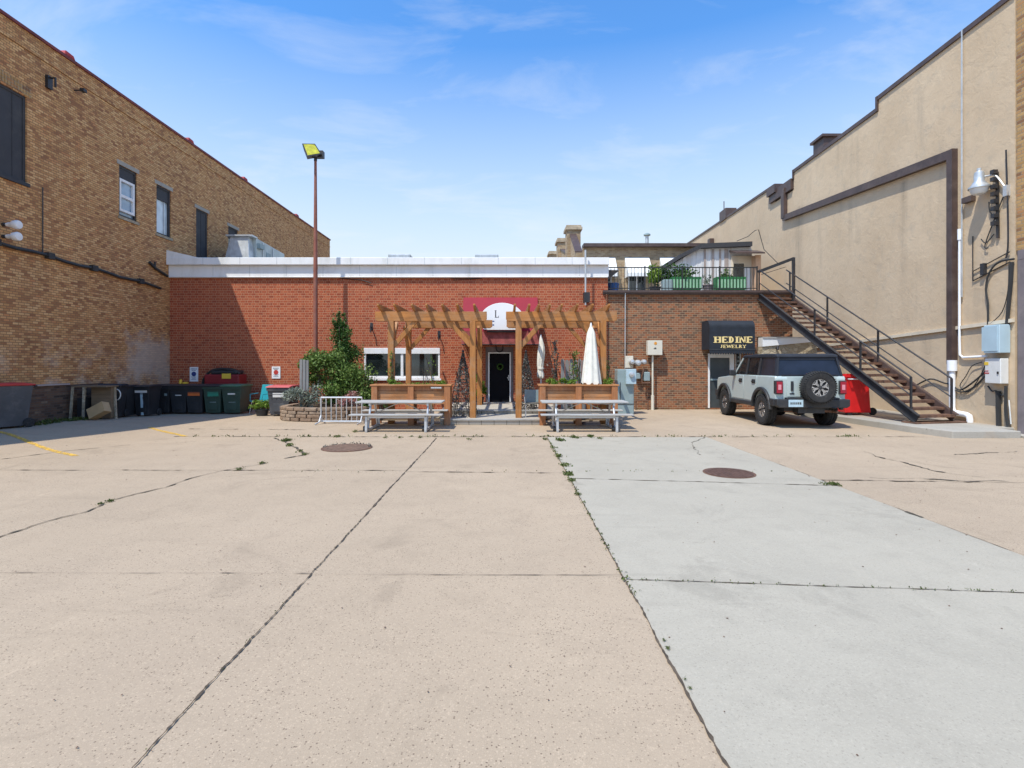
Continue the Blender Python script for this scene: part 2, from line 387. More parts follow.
M['teal'] = plain('teal', (.02,.27,.33), .45, var=.1)
M['cardboard'] = plain('cardboard', (.46,.31,.16), .9, var=.12)
M['rubber'] = plain('rubber', (.018,.018,.019), .85, var=.2, scale=20, bump=.4, bscale=50, dirt=(.05,.045,.04))
M['glassgreen'] = plain('glassgreen', (.03,.22,.15), .5)
M['orange_lbl'] = plain('orange_lbl', (.55,.13,.03), .6)
M['yellow_lbl'] = plain('yellow_lbl', (.75,.5,.05), .6)
M['green_paint'] = plain('green_paint', (.02,.15,.045), .5, var=.2)
M['blue_cloth'] = plain('blue_cloth', (.06,.14,.35), .8)
M['blue_plate'] = plain('blue_plate', (.42,.56,.64), .5, var=.15, scale=12)
M['siding'] = plain('siding', (.66,.66,.66), .6, var=.08, dirt=(.5,.44,.4), streak=(3,1,.1))
M['taupe'] = plain('taupe', (.34,.28,.25), .7, var=.2)
M['pale_green'] = plain('pale_green', (.30,.52,.34), .6, var=.15)
M['shingle'] = plain('shingle', (.045,.045,.05), .9, var=.4, scale=20)
M['roof'] = plain('roof', (.30,.29,.28), .9, var=.2, scale=.8)
M['peach'] = plain('peach', (.60,.38,.24), .8)
M['door_black'] = plain('door_black', (.006,.006,.009), .7, var=.2, spec=.15)
M['door_screen'] = plain('door_screen', (.055,.065,.07), .35, var=.2)
M['manhole'] = plain('manhole', (.135,.075,.055), .7, metal=.3, var=.3, scale=14, bump=.7, bscale=22)
M['hole_dirt'] = plain('hole_dirt', (.15,.09,.06), .9, var=.4, scale=14, bump=.5)
M['pavebrown'] = plain('pavebrown', (.19,.16,.165), .8, var=.15, dirt=(.25,.21,.2))
M['lens'] = plain('lens', (.72,.74,.74), .2, var=.05)
M['lens_yellow'] = plain('lens_yellow', (.50,.47,.04), .25, var=.35, scale=7)
M['wire'] = plain('wire', (.03,.03,.03), .6)
M['hvac'] = plain('hvac', (.45,.50,.49), .45, metal=.35, var=.2, scale=1.5, dirt=(.35,.38,.37), streak=(1,1,.2))
def glass(name, c, rough=.05):
    t = NT(name); k = t.noise(.8, 3); t.color(t.mix(t.ramp(k, [(.4,0),(.6,1)]), mul(c,.6), mul(c,1.4)))
    t.set(Roughness=rough); t.b.inputs['Specular IOR Level'].default_value = .9
    t.bump(t.noise(1.1, 2), .03, .05); return t.m
M['pane_dark'] = glass('pane_dark', (.02,.028,.03))
M['pane_sky'] = glass('pane_sky', (.22,.30,.38))
M['pane_white'] = glass('pane_white', (.45,.52,.56), .2)
def tinted(name, c, a):
    t = NT(name); t.color(c); t.set(Roughness=.04); t.b.inputs['Specular IOR Level'].default_value = .8
    tr = t.new('ShaderNodeBsdfTransparent'); tr.inputs[0].default_value = (.8,.85,.85,1); mx = t.new('ShaderNodeMixShader')
    mx.inputs[0].default_value = a
    t.link(tr.outputs[0], mx.inputs[1]); t.link(t.b.outputs[0], mx.inputs[2]); t.link(mx.outputs[0], t.n['Material Output'].inputs[0]); return t.m
M['car_glass'] = tinted('car_glass', (.015,.018,.022), .55)
def paint(name, c):
    t = NT(name); t.color(t.mix(t.ramp(t.noise(5, 6, .7, vec=t.stretch((1,1,1))), [(.35,0),(.8,.7)]), c, mul(c, .9))); t.set(Roughness=.32)
    t.b.inputs['Coat Weight'].default_value = .6; t.b.inputs['Coat Roughness'].default_value = .08; return t.m
M['car_paint'] = paint('car_paint', (.43,.50,.485))
M['car_black'] = plain('car_black', (.022,.024,.028), .55, var=.2, dirt=(.06,.055,.05))
M['soft_top'] = plain('soft_top', (.014,.018,.028), .8, var=.3, bump=.2, bscale=9)
M['soft_window'] = plain('soft_window', (.010,.014,.026), .38, var=.5, scale=2)
M['seat'] = plain('seat', (.12,.07,.05), .7)
M['rim'] = plain('rim', (.55,.55,.56), .25, metal=.8, var=.05)
M['tail_red'] = plain('tail_red', (.30,.01,.03), .15, var=.1)
M['tail_pink'] = plain('tail_pink', (.65,.25,.3), .2, var=.1)

def leafmat(name, c1, c2, c3=None, tr=.25):
    t = NT(name)
    g = t.new('ShaderNodeNewGeometry').outputs['Random Per Island']
    stops = [(0, c1), (.6, c2), (1, c3 or c2)]
    col = t.ramp(g, stops)
    col = t.mix(t.ramp(t.noise(1.6, 3), [(.35,0),(.7,.6)]), col, mul(c1, .7))
    t.color(col); t.set(Roughness=.55); t.b.inputs['Specular IOR Level'].default_value = .3
    tl = t.new('ShaderNodeBsdfTranslucent'); t.link(col, tl.inputs[0]); mx = t.new('ShaderNodeMixShader'); mx.inputs[0].default_value = tr
    t.link(t.b.outputs[0], mx.inputs[1]); t.link(tl.outputs[0], mx.inputs[2]); t.link(mx.outputs[0], t.n['Material Output'].inputs[0]); return t.m
M['leaf'] = leafmat('leaf', (.07,.13,.025), (.16,.26,.05), (.30,.40,.12))
M['leaf_dark'] = leafmat('leaf_dark', (.03,.08,.018), (.07,.15,.028), (.13,.22,.05))
M['leaf_bright'] = leafmat('leaf_bright', (.10,.19,.02), (.2,.32,.04), (.3,.38,.07), .35)
M['leaf_grey'] = leafmat('leaf_grey', (.16,.20,.15), (.30,.34,.28), (.42,.46,.40))
M['leaf_dry'] = leafmat('leaf_dry', (.10,.095,.08), (.20,.19,.165), (.33,.31,.27))
M['flower'] = leafmat('flower', (.35,.10,.12), (.55,.3,.25), (.7,.6,.5))
M['stem'] = plain('stem', (.11,.08,.05), .9)
M['stem_green'] = plain('stem_green', (.10,.14,.04), .8)
M['weed'] = leafmat('weed', (.05,.08,.015), (.11,.15,.03), (.19,.19,.06))

# ------------------------------------------------------------------ ground and pavement
def ss(t): t = max(0, min(1, t)); return t*t*(3-2*t)
def gz(x, y): return .17*ss((-x-9.0)/2.6)*ss((18.3-y)/4.5)
def ground_sheet():
    xs = [-150,-60,-30,-20,-16,-13.5] + [-13+.5*i for i in range(12)] + [-7,-4,0,4,8,12,16,30,60,150]
    ys = [-150,-60,-20,-8,0,4,7] + [8+.6*i for i in range(20)] + [21,26,40,70,200,600]
    m = MB()
    vs = [(x, y, gz(x, y)) for y in ys for x in xs]; n = len(xs)
    m.add(vs, [(j*n+i, j*n+i+1, (j+1)*n+i+1, (j+1)*n+i) for j in range(len(ys)-1) for i in range(n-1)])
    o = m.build('ground', M['ground'], recenter=False, smooth=True, sharp=80); tag(o, kind='structure')
ground_sheet()
m = MB(); m.box(.985, -6, -.05, 4.8, 12.55, .004); tag(m.build('concrete_pavement', M['slab'], recenter=False), kind='structure')
def ribbon(m, pts, w, jit, z=.009, step=.08, seed=1, breaks=0):
    r = random.Random(seed); P = []
    for a, b in zip(pts[:-1], pts[1:]):
        a = Vector(a); b = Vector(b); n = max(1, int((b-a).length/step))
        for i in range(n): P.append(a.lerp(b, i/n))
    P.append(Vector(pts[-1]))
    L = []; off = 0
    for i, p in enumerate(P):
        d = (P[min(i+1, len(P)-1)]-P[max(i-1, 0)]).normalized(); nn = Vector((-d.y, d.x))
        off = off*.8 + r.uniform(-jit, jit)
        q = p + nn*off; ww = w*(r.random()**1.5*1.6+.35)
        if breaks and noise.noise(Vector((p.x*1.7, p.y*1.7, seed))) > .22-breaks: ww *= .25
        L.append((q+nn*ww/2, q-nn*ww/2))
    vs = []
    for a, b in L: vs += [(a.x, a.y, z+gz(a.x, a.y)), (b.x, b.y, z+gz(b.x, b.y))]
    m.add(vs, [(2*i, 2*i+1, 2*i+3, 2*i+2) for i in range(len(L)-1)])
def gp(px, py): Y = HC*F/(py-HY); return ((px-CX)/F*Y, Y)
m = MB()
ribbon(m, [(-1.65,.5),(-1.65,6)], .010, .004, step=.025, seed=3); ribbon(m, [(-1.65,6),(-1.64,12.4)], .017, .004, seed=4)
ribbon(m, [(.98,.5),(.98,12.5)], .012, .004, step=.03, seed=5)
ribbon(m, [(-12,4.5),(-1.65,4.46)], .007, .004, seed=6, breaks=.15); ribbon(m, [(-1.65,4.44),(.98,4.42)], .007, .004, seed=7, breaks=.12)
ribbon(m, [(-11,8.75),(-1.65,8.68)], .022, .008, seed=8, breaks=.2); ribbon(m, [(-1.65,8.6),(.98,8.5)], .022, .008, seed=9, breaks=.1)
ribbon(m, [(.99,4.33),(4.8,4.02)], .010, .004, seed=10); ribbon(m, [(4.8,4.02),(9,3.8)], .012, .004, seed=10)
ribbon(m, [(.99,8.1),(4.8,7.62)], .02, .006, seed=11, breaks=.1)
ribbon(m, [(4.8,-4),(4.8,12.5)], .008, .004, seed=12, breaks=.2)
ribbon(m, [(-8,12.65),(9.8,12.6)], .035, .012, seed=13, breaks=.15)
ribbon(m, [(-8.5,14.1),(-5.2,13.9)], .04, .02, seed=14, breaks=.2)
ribbon(m, [(4.8,8.0),(9.4,7.7)], .03, .02, seed=18, breaks=.2)
tag(m.build('pavement_joint', M['joint'], recenter=False), kind='structure')
m = MB()
cr = [gp(-30,548), gp(0,538), gp(40,524), gp(85,512), gp(105,502), gp(135,494), gp(165,488), gp(200,476), gp(235,468), gp(268,463)]
ribbon(m, cr, .02, .02, seed=20)
ribbon(m, [gp(275,438), gp(290,445), gp(305,455), gp(285,459)], .04, .03, seed=21)
ribbon(m, [gp(0,460), gp(60,452), gp(130,445)], .02, .015, seed=22, breaks=.1)
ribbon(m, [gp(862,452), gp(890,460), gp(930,470), gp(960,475), gp(985,478)], .05, .04, seed=23, breaks=.2)
ribbon(m, [gp(905,512), gp(925,518)], .03, .02, seed=24)
ribbon(m, [gp(700,455), gp(690,443), gp(705,437)], .02, .03, seed=25, breaks=.1)
ribbon(m, [gp(870,478), gp(925,480), gp(1010,482)], .03, .03, seed=26, breaks=.25)
ribbon(m, [gp(955,455), gp(1020,452)], .03, .03, seed=27, breaks=.25)
tag(m.build('pavement_crack', M['crack'], recenter=False), kind='structure')
# weeds rooted in the joints: nobody could count them
m = MB(); r = random.Random(5)
def tuft(x, y, n, s, rad=None):
    if rad is None: s *= (min(1, y/9)*.8+.12)*.8; rad = s*.8; n = int(n*1.6)
    for i in range(n):
        p = Vector((x+r.gauss(0, rad), y+r.gauss(0, rad*1.5), gz(x,y)+.012+abs(r.gauss(0, s*.35)))); m.leaf(p, s*r.uniform(.5, 1.3), r)
for (px, py, n, s) in [(553,448,20,.06),(559,457,40,.07),(565,466,40,.07),(569,475,60,.07),(572,481,40,.06),(577,495,40,.05),(583,503,12,.03),(601,535,25,.025),(613,555,12,.02),(631,581,16,.02),(640,592,10,.018),(664,642,40,.025),(668,650,45,.03),(685,681,30,.02),(690,690,40,.022),(648,612,8,.015),
        (287,441,60,.08),(290,446,40,.07),(300,452,30,.05),(305,455,40,.05),(240,470,30,.05),(262,464,30,.05),(110,502,30,.05),(100,505,20,.05),(834,485,60,.06),(828,485,30,.05),(824,485,20,.05),
        (560,441,50,.08),(575,438,50,.08),(590,437,50,.08),(600,439,30,.06),(545,440,30,.06),(385,438,25,.05),(400,438,25,.05),(420,438,25,.05),(470,440,20,.05),(355,432,25,.07),(337,437,30,.07)]:
    x, y = gp(px, py); tuft(x, y, n, s)
for i in range(90):
    y = r.uniform(4, 12.4); tuft(.98, y, r.choice([2,3,6]), .03, .015)
for i in range(110):
    x = r.uniform(-7.5, 9); tuft(x, 12.63, r.choice([2,3,7]), .05, .03)
for i in range(70): tuft(r.uniform(-4,4.6), r.choice([8.6]) if r.random()<.5 else 8.6, 1, .03, .02)
for i in range(60): x = r.uniform(1, 4.8); tuft(x, 4.33-(x-.99)*.081, 3, .018, .008)
for i in range(40): y = r.uniform(1.5, 6); tuft(-1.65, y, 2, .012, .006)
for i in range(120): x = r.uniform(-12.4,-10.4); y = r.uniform(13.2, 15.6); tuft(x*.25-12.5*.75, y, 5, .09, .07)
for i in range(80): tuft(r.uniform(4.6, 9), 19.85, 2, .05, .03)
tag(m.build('weeds', M['weed'], recenter=False), 'green weeds growing in the pavement joints', 'weeds', kind='stuff')
# small stones and dead leaves scattered on the concrete
m = MB(); r = random.Random(15)
for i in range(260):
    y = 2 + 11*r.random()**1.1; x = r.uniform(-1, 1)*y; s = r.uniform(.003, .008)*(.6+y/8)
    z = gz(x, y)+.008; a = r.random()*3
    m.add([(x+s*math.cos(a+k*1.26)*r.uniform(.6,1.2), y+s*math.sin(a+k*1.26)*r.uniform(.6,1.2), z) for k in range(5)]+[(x, y, z+s*.5)], [(0,1,5),(1,2,5),(2,3,5),(3,4,5),(4,0,5),(4,3,2,1,0)])
tag(m.build('gravel', M['hole_dirt'], recenter=False), 'loose grit and dry leaves on the concrete', 'gravel', kind='stuff')
# yellow stall lines
def stripe(a, b, w=.11):
    a = Vector(a); b = Vector(b); m = MB(); d = (b-a).normalized(); n = Vector((-d.y, d.x))*w/2
    N = 14; vs = []
    for i in range(N+1):
        p = a.lerp(b, i/N)
        for q in (p+n, p-n): vs.append((q.x, q.y, gz(q.x, q.y)+.006))
    m.add(vs, [(2*i, 2*i+1, 2*i+3, 2*i+2) for i in range(N)]); return m
tag(stripe(gp(-25,434), gp(76,456)).build('parking_line', M['yellow_paint'], recenter=False), kind='structure')
tag(stripe(gp(150,428.5), gp(186,436.5)).build('parking_line', M['yellow_paint'], recenter=False), kind='structure')
# manholes
mh = thing('manhole_cover', 'rust brown round manhole cover in the grey concrete slab', 'manhole cover', (*gp(729,473.4), 0))
m = MB(); m.lathe([(.0,.004),(.40,.004),(.40,.013),(.385,.014),(.38,.009),(0,.009)], n=40); m.build('frame_ring', M['stair_brown'], mh)
m = MB(); m.lathe([(0,.0),(.365,.0),(.365,.017),(0,.018)], n=40)
for i in range(-5, 6):
    for j in range(-5, 6):
        if math.hypot(i, j) < 5.4: m.box(i*.06-.018, j*.06-.018, .017, i*.06+.018, j*.06+.018, .022)
m.build('cover_plate', M['manhole'], mh)
x, y = gp(347, 448)
mh = thing('manhole_cover', 'weedy sunken round cover with brown dirt near the left picnic table', 'manhole cover', (x, y, 0))
m = MB(); m.lathe([(.0,.002),(.52,.002),(.52,.012),(.44,.014),(0,.008)], n=40); m.build('frame_ring', M['stair_brown'], mh)
m = MB(); m.lathe([(0,.0),(.47,.0),(.47,.016),(0,.018)], n=40); m.build('cover_plate', M['hole_dirt'], mh)
m = MB(); r = random.Random(2)
for i in range(90):
    a = r.uniform(0, 3.3); q = .47+r.gauss(0, .015); m.leaf(Vector((q*math.cos(a), q*math.sin(a), .02+abs(r.gauss(0, .02)))), .045, r)
tag(m.build('weed_rim', M['leaf_dry'], mh), kind='stuff')

# ------------------------------------------------------------------ wall with openings
def wall_cells(m, a0, a1, z0, z1, holes, plane, d0, d1):
    """skin in plane 'x' (runs along Y) or 'y' (runs along X); holes=(a0,a1,z0,z1)."""
    As = sorted(set([a0, a1] + [v for h in holes for v in h[:2] if a0 < v < a1]))
    Zs = sorted(set([z0, z1] + [v for h in holes for v in h[2:] if z0 < v < z1]))
    for i in range(len(As)-1):
        zrun = None
        for j in range(len(Zs)-1):
            ca, cz = (As[i]+As[i+1])/2, (Zs[j]+Zs[j+1])/2
            hole = any(h[0] < ca < h[1] and h[2] < cz < h[3] for h in holes)
            if not hole:
                if zrun is None: zrun = [Zs[j], Zs[j+1]]
                else: zrun[1] = Zs[j+1]
            if hole or j == len(Zs)-2:
                if zrun:
                    if plane == 'y': m.box(As[i], d0, zrun[0], As[i+1], d1, zrun[1])
                    else: m.box(d0, As[i], zrun[0], d1, As[i+1], zrun[1])
                zrun = None

# ================================================================== LEFT BUILDING
LX = -12.75
lb = thing('brick_building', 'tall tan brick building in shade along the left edge of the lot', 'building', (LX, 20, 0))
O = lb.location
wins = [(12.2,13.97,6.55,8.85,'board'), (17.3,18.14,6.62,8.32,'white'), (19.15,19.98,6.5,8.3,'pale'), (21.6,22.46,6.0,8.15,'board2'), (24.1,24.97,6.6,8.05,'dark')]
m = MB(O)
wall_cells(m, 13.0, 38.0, -.3, 10.6, [w[:4] for w in wins], 'x', LX-.3, LX)
wall_cells(m, 12.0, 13.0, -.3, 9.0, [w[:4] for w in wins], 'x', LX-.3, LX)
m.prism([(12.0,9.0),(13.0,9.0),(13.0,10.5),(12.0,9.5)], LX-.3, LX, 'x')
m.prism([(7.0,-.3),(12.0,-.3),(12.0,9.5),(9.57,7.6),(8.08,6.34),(7.0,5.4)], LX-.3, LX, 'x')  # unseen near end of the wall, top raked to shape its ground shadow
m.box(LX-16, 13.0, -.3, LX-.34, 37.9, 10.3)
m.box(LX-16, 37.7, -.3, LX-.34, 38.0, 10.55)
m.build('wall', M['tan_brick'], lb)
m = MB(O); m.box(LX-.36, 13.0, 10.6, LX+.05, 38.05, 10.68); m.box(LX-.36, 12.95, 10.45, LX+.03, 13.0, 10.62)
m.build('coping', M['coping_red'], lb)
for y in (15.25, 21.15, 25.6, 32.0):
    m = MB(O); m.prism([(y-.12,10.68),(y+.28,10.68),(y+.2,10.80),(y-.08,10.82)], LX-.32, LX+.04, 'x'); m.build('clay_coping', M['clay_red'], lb, bevel=.02)
m = MB(O); m.box(LX-.0, 13.0, 10.1, LX+.025, 38, 10.16); m.build('string_course', M['tan_brick'], lb)
for (y0, y1, z0, z1, k) in wins:
    w = MB(O); t_ = .07
    for (a, b, c, d) in ((y0, y0+t_, z0, z1), (y1-t_, y1, z0, z1), (y0+t_, y1-t_, z1-t_, z1), (y0+t_, y1-t_, z0, z0+t_)): w.box(LX-.16, a, c, LX-.04, b, d)
    fm = M['board_black'] if k != 'white' else M['dark_metal']
    fr = w.build('window', fm, lb)
    if k in ('board', 'board2'):
        m = MB(O); m.box(LX-.14, y0+t_, z0+t_, LX-.06, y1-t_, z1-t_)
        n = int((y1-y0)/.3)
        for i in range(1, n): yy = y0+i*(y1-y0)/n; m.box(LX-.06, yy-.008, z0+t_, LX-.05, yy+.008, z1-t_)
        m.build('board', M['board_black'], fr)
    elif k == 'white':
        zt = z1-.42
        m = MB(O); m.box(LX-.13, y0+t_, zt, LX-.06, y1-t_, z1-t_); m.build('head_panel', M['board_black'], fr)
        m = MB(O)
        for (a, b, c, d) in ((y0+t_, y0+t_+.07, z0+.2, zt), (y1-t_-.07, y1-t_, z0+.2, zt), (y0+t_+.07, y1-t_-.07, zt-.08, zt), (y0+t_+.07, y1-t_-.07, z0+.2, z0+.28), (y0+t_+.07, y1-t_-.07, (z0+zt)/2+.03, (z0+zt)/2+.12)): m.box(LX-.12, a, c, LX-.03, b, d)
        m.build('sash', M['white_paint'], fr)
        m = MB(O); m.box(LX-.14, y0+t_, z0+.1, LX-.10, y1-t_, zt); m.build('pane', M['pane_sky'], fr)
    else:
        zt = z1-.5
        m = MB(O); m.box(LX-.13, y0+t_, zt, LX-.07, y1-t_, z1-t_); m.build('head_panel', M['board_black'], fr)
        m = MB(O); m.box(LX-.14, y0+t_, z0+t_, LX-.11, y1-t_, zt); m.build('pane', M['pane_white'] if k == 'pale' else M['pane_dark'], fr)
        if k == 'pale':
            m = MB(O); m.box(LX-.11, (y0+y1)/2+.12, z0+t_, LX-.08, (y0+y1)/2+.15, zt); m.build('mullion', M['alu'], fr)
    m = MB(O); m.box(LX-.1, y0-.05, z0-.09, LX+.05, y1+.05, z0-.002); m.build('sill', M['stone_tan'] if k!='board' else M['board_black'], fr)
    if k != 'board':
        m = MB(O); m.box(LX-.1, y0-.1, z1+.002, LX+.012, y1+.1, z1+.14); m.build('lintel', M['kerb'], fr)
    else:
        m = MB(O)
        for i in range(26): yy = 11.9+i*.085; m.box(LX-.02, yy, 8.86+.05*math.sin(i/25*3.1), LX+.012, yy+.07, 9.14+.05*math.sin(i/25*3.1))
        m.build('lintel', M['yellow_brick'], fr)
# black conduit along the wall, short one, thin downlead, ledge strip, brackets
m = MB(O); pts = [(LX+.06, 12+i*.52, 4.84-(i*.52)*.042+.03*math.sin(i*1.7)) for i in range(15)]
m.tube(pts, .05, 6)
for i in (2,5,8,12): p = pts[i]; m.box(LX, p[1]-.1, p[2]-.09, LX+.13, p[1]+.1, p[2]+.08)
m.build('conduit', M['wire'], lb)
m = MB(O); m.tube([(LX+.05,18.7,5.35),(LX+.05,19.0,5.2),(LX+.05,19.7,5.02)], .05, 6); m.tube([(LX+.05,19.0,5.2),(LX+.05,19.0,5.42)], .03, 6); m.build('conduit', M['wire'], lb)
m = MB(O); m.tube([(LX+.025,14.42,4.8),(LX+.025,14.42,6.6)], .014, 5); m.build('downlead', M['dark_metal'], lb)
m = MB(O); m.box(LX, 13.6, 8.60, LX+.25, 13.75, 8.95) if 0 else m.tube([(LX,14.6,9.7),(LX+.22,14.6,9.7),(LX+.22,14.6,9.45)], .03, 6); m.box(LX, 14.52, 9.40, LX+.08, 14.68, 9.75)
m.build('bracket', M['dark_metal'], lb)
m = MB(O); m.tube([(LX,15.5,9.82),(LX+.25,15.52,9.84)], .02, 6); m.box(LX+.2,15.45,9.78,LX+.32,15.58,9.87); m.build('bracket', M['dark_metal'], lb)
for z in (5.28, 4.98):
    fl = thing('flood_light', 'upper white bullet flood light on the left brick wall' if z > 5.1 else 'lower white bullet flood light on the left brick wall', 'light', (LX, 13.3, z), 0, 'white bullet flood lights on the left wall')
    m = MB(); m.lathe([(.0,0),(.05,0),(.05,.05),(0,.06)], axis='x', n=12); m.tube([(.04,0,0),(.12,0,.0)], .02, 6); m.build('mount', M['dark_metal'], fl)
    m = MB(); m.lathe([(0,.1),(.045,.1),(.06,.16),(.06,.22),(.10,.28),(.115,.38),(.10,.42),(.0,.43)], axis='x', n=16); m.build('lamp_head', M['white_metal'], fl, smooth=True)

m = MB(O); m.box(LX, 12.0, -.2, LX+.012, 16.6, 1.14); m.build('foundation', M['found'], lb)
# low white ledge/pipe in front of the foundation
m = MB(); m.bar((LX+.03,13.0,1.17),(LX+.03,15.3,1.16),.04,.04)
tag(m.build('wall_pipe', M['alu']), 'thin pale pipe running low along the left brick wall', 'pipe')

# ================================================================== RED BRICK BUILDING
FY = 19.9
rb = thing('restaurant_building', 'low red brick building with white fascia across the back of the lot', 'building', (-4.4, FY, 0))
O = rb.location
X0, X1 = LX+.005, 3.86
WIN = (wx(364,FY), wx(440,FY), wz(378.5,FY), wz(348,FY)); DR = (wx(485.5,FY), wx(513.5,FY), .0, wz(347,FY))
m = MB(O)
wall_cells(m, X0, X1, -.3, 5.03, [WIN, DR], 'y', FY, FY+.3)
m.box(X0, FY+.32, -.3, DR[0]-.3, 34, 5.3)
m.box(DR[0]-.3, FY+1.2, -.3, X1, 34, 5.3)
m.build('wall', M['red_brick'], rb)
m = MB(O); m.box(X0, FY+.31, 5.32, X1+.5, 34, 5.36); m.build('roof', M['roof'], rb)
fa = MB(O); fa.box(X0-.0, FY-.08, 5.03, X1+.02, FY+.3, 5.45); fa.box(X0, FY-.22, 5.45, X1+.02, FY+.3, 5.72); fa.box(X0,FY-.1,4.99,X1,FY-.002,5.028)
fo = fa.build('fascia', M['white_paint'], rb, bevel=.012)
for i in range(1, 12):
    x = X0+i*(X1-X0)/12; m = MB(O); m.box(x-.006, FY-.226, 5.45, x+.006, FY-.2205, 5.722); m.build('seam', M['galv'], fo)
    m = MB(O); m.box(x+.3-.006, FY-.086, 5.04, x+.3+.006, FY-.0805, 5.448); m.build('seam', M['galv'], fo)
m = MB(O); m.prism([(X0+.002,5.722),(X0+1.2,5.722),(X0+.002,6.0)], FY-.2, FY-.12, 'y'); m.build('end_flashing', M['white_paint'], rb)
# window
wf = MB(O); x0, x1, z0, z1 = WIN; hz = z1-.22
wf.box(x0, FY-.03, hz, x1, FY+.12, z1)
for (a,b,c,d) in ((x0,x0+.07,z0,hz),(x1-.07,x1,z0,hz),(x0+.07,x1-.07,z0,z0+.09),((x0+x1)/2-.05,(x0+x1)/2+.05,z0+.09,hz)): wf.box(a, FY+.0, c, b, FY+.12, d)
wo = wf.build('window', M['white_paint'], rb, bevel=.008)
for a, b in ((x0+.07,(x0+x1)/2-.05), ((x0+x1)/2+.05, x1-.07)):
    m = MB(O); m.box(a, FY+.07, z0+.09, b, FY+.10, hz); m.build('pane', M['pane_dark'], wo)
m = MB(O); m.box(x0-.05, FY-.06, z0-.07, x1+.05, FY+.1, z0-.002); m.build('sill', M['white_paint'], wo)
# door in a shallow dark porch
x0, x1, z0, z1 = DR; zd = wz(353.5, FY); zs = .22
fr = MB(O)
fr.box(x0, FY+.05, zs, x0+.12, FY+.2, z1); fr.box(x1-.12, FY+.05, zs, x1, FY+.2, z1); fr.box(x0+.12, FY+.05, zd, x1-.12, FY+.2, z1)
dd = fr.build('door_frame', M['pavebrown'], rb); fr2 = MB(O)
fr2.box(x0+.10, FY+.02, zs, x0+.15, FY+.06, zd); fr2.box(x1-.15, FY+.02, zs, x1-.10, FY+.06, zd); fr2.box(x0+.10,FY+.02,zd,x1-.10,FY+.06,zd+.05); fr2.build('trim', M['white_paint'], dd)
m = MB(O); m.box(x0+.12, FY+.12, zs, x1-.12, FY+.17, zd); do = m.build('door', M['door_black'], rb)
m = MB(O); m.lathe([(.08,-.03),(.10,-.05),(.13,-.03),(.10,.0),(.08,-.03)], c=((x0+x1)/2+.02, FY+.10, 1.62), axis='y', n=20)
m.leaves(((x0+x1)/2+.02, FY+.08, 1.62), (.15,.04,.16), 70, .06, 4); m.build('wreath', M['leaf_dark'], do)
m = MB(O); m.box(x1-.24, FY+.06, 1.18, x1-.16, FY+.12, 1.22); m.box(x1-.2, FY+.06, 1.1, x1-.17, FY+.12, 1.3); m.build('handle', M['alu'], do)
m = MB(O); m.tube([((x0+x1)/2+.13*math.cos(a), FY-.02, 2.34-.16*math.sin(a)) for a in [i*.35 for i in range(-1, 11)]], .022, 6); m.build('horseshoe', M['dark_metal'], dd)
m = MB(O); m.box(x0, FY-.02, 0, x1, FY+.3, zs); m.build('door_sill', M['step'], rb)
# wall fixtures
for px, py in ((371.5,327),(439,335),(599,331)):
    x, _, z = at(px, py, FY); m = MB(O)
    m.tube([(x,FY,z),(x,FY-.18,z),(x+.02,FY-.2,z-.22)], .025, 6); m.box(x-.05,FY-.02,z-.12,x+.05,FY-.0,z+.16); m.build('wall_hook', M['dark_metal'], rb)
m = MB(O); m.tube([(wx(340,FY),FY-.03,4.98),(wx(362,FY),FY-.05,4.9),(wx(372,FY),FY-.04,4.78)], .015, 5); m.build('cable', M['wire'], rb)
m = MB(O); m.tube([(-2.0,FY-.03,4.9),(-.9,FY-.03,4.97),(-2.1,FY-.03,4.97)], .012, 5); m.build('cable', M['wire'], rb)
# roof vents
for px, py, Y, lab in ((487,259.5,23,'low white vent on the flat roof above the pergola'),(401,259,24,'low white vent curb on the flat roof behind the light pole')):
    x, _, z = at(px, py, Y); v = thing('roof_vent', lab, 'vent', (x, Y, 5.36))
    m = MB(); m.box(-.35,-.3,0,.35,.3,.55); m.build('curb', M['white_metal'], v)
    m = MB(); m.box(-.5,-.4,.55,.5,.4,z-5.36+.15); m.build('cap', M['galv'], v, bevel=.03)
# HVAC on the roof
hv = thing('roof_duct_unit', 'galvanised duct unit with flared hood on the flat roof by the left wall', 'hvac unit', (-11.1, 22, 5.36))
m = MB(); m.prism([(22.35-22,-.0),(25.2-22,-.0),(25.2-22,1.62),(22.35-22,1.72)], -.47, .47, 'x'); m.build('casing', M['hvac'], hv, bevel=.02)
m = MB(); m.add([(-.75,-.25,0),(.50,-.25,0),(.50,.34,0),(-.75,.34,0),(-.45,.0,1.7),(.30,.0,1.7),(.30,.34,1.7),(-.45,.34,1.7)], [(0,3,2,1),(4,5,6,7),(0,1,5,4),(1,2,6,5),(2,3,7,6),(3,0,4,7)]); m.build('hood', M['galv'], hv, bevel=.015)
m = MB(); m.box(-.6,-.1,1.7,.5,.4,1.76); m.box(.47,.9,.0,.50,.96,1.65); m.box(.47,1.9,0,.50,1.96,1.6); m.build('flange', M['galv'], hv)
m = MB(); m.box(.47,.4,1.3,.62,.8,1.5); m.box(.47,1.3,.3,.49,1.7,1.3); m.build('access_panel', M['util_grey'], hv)

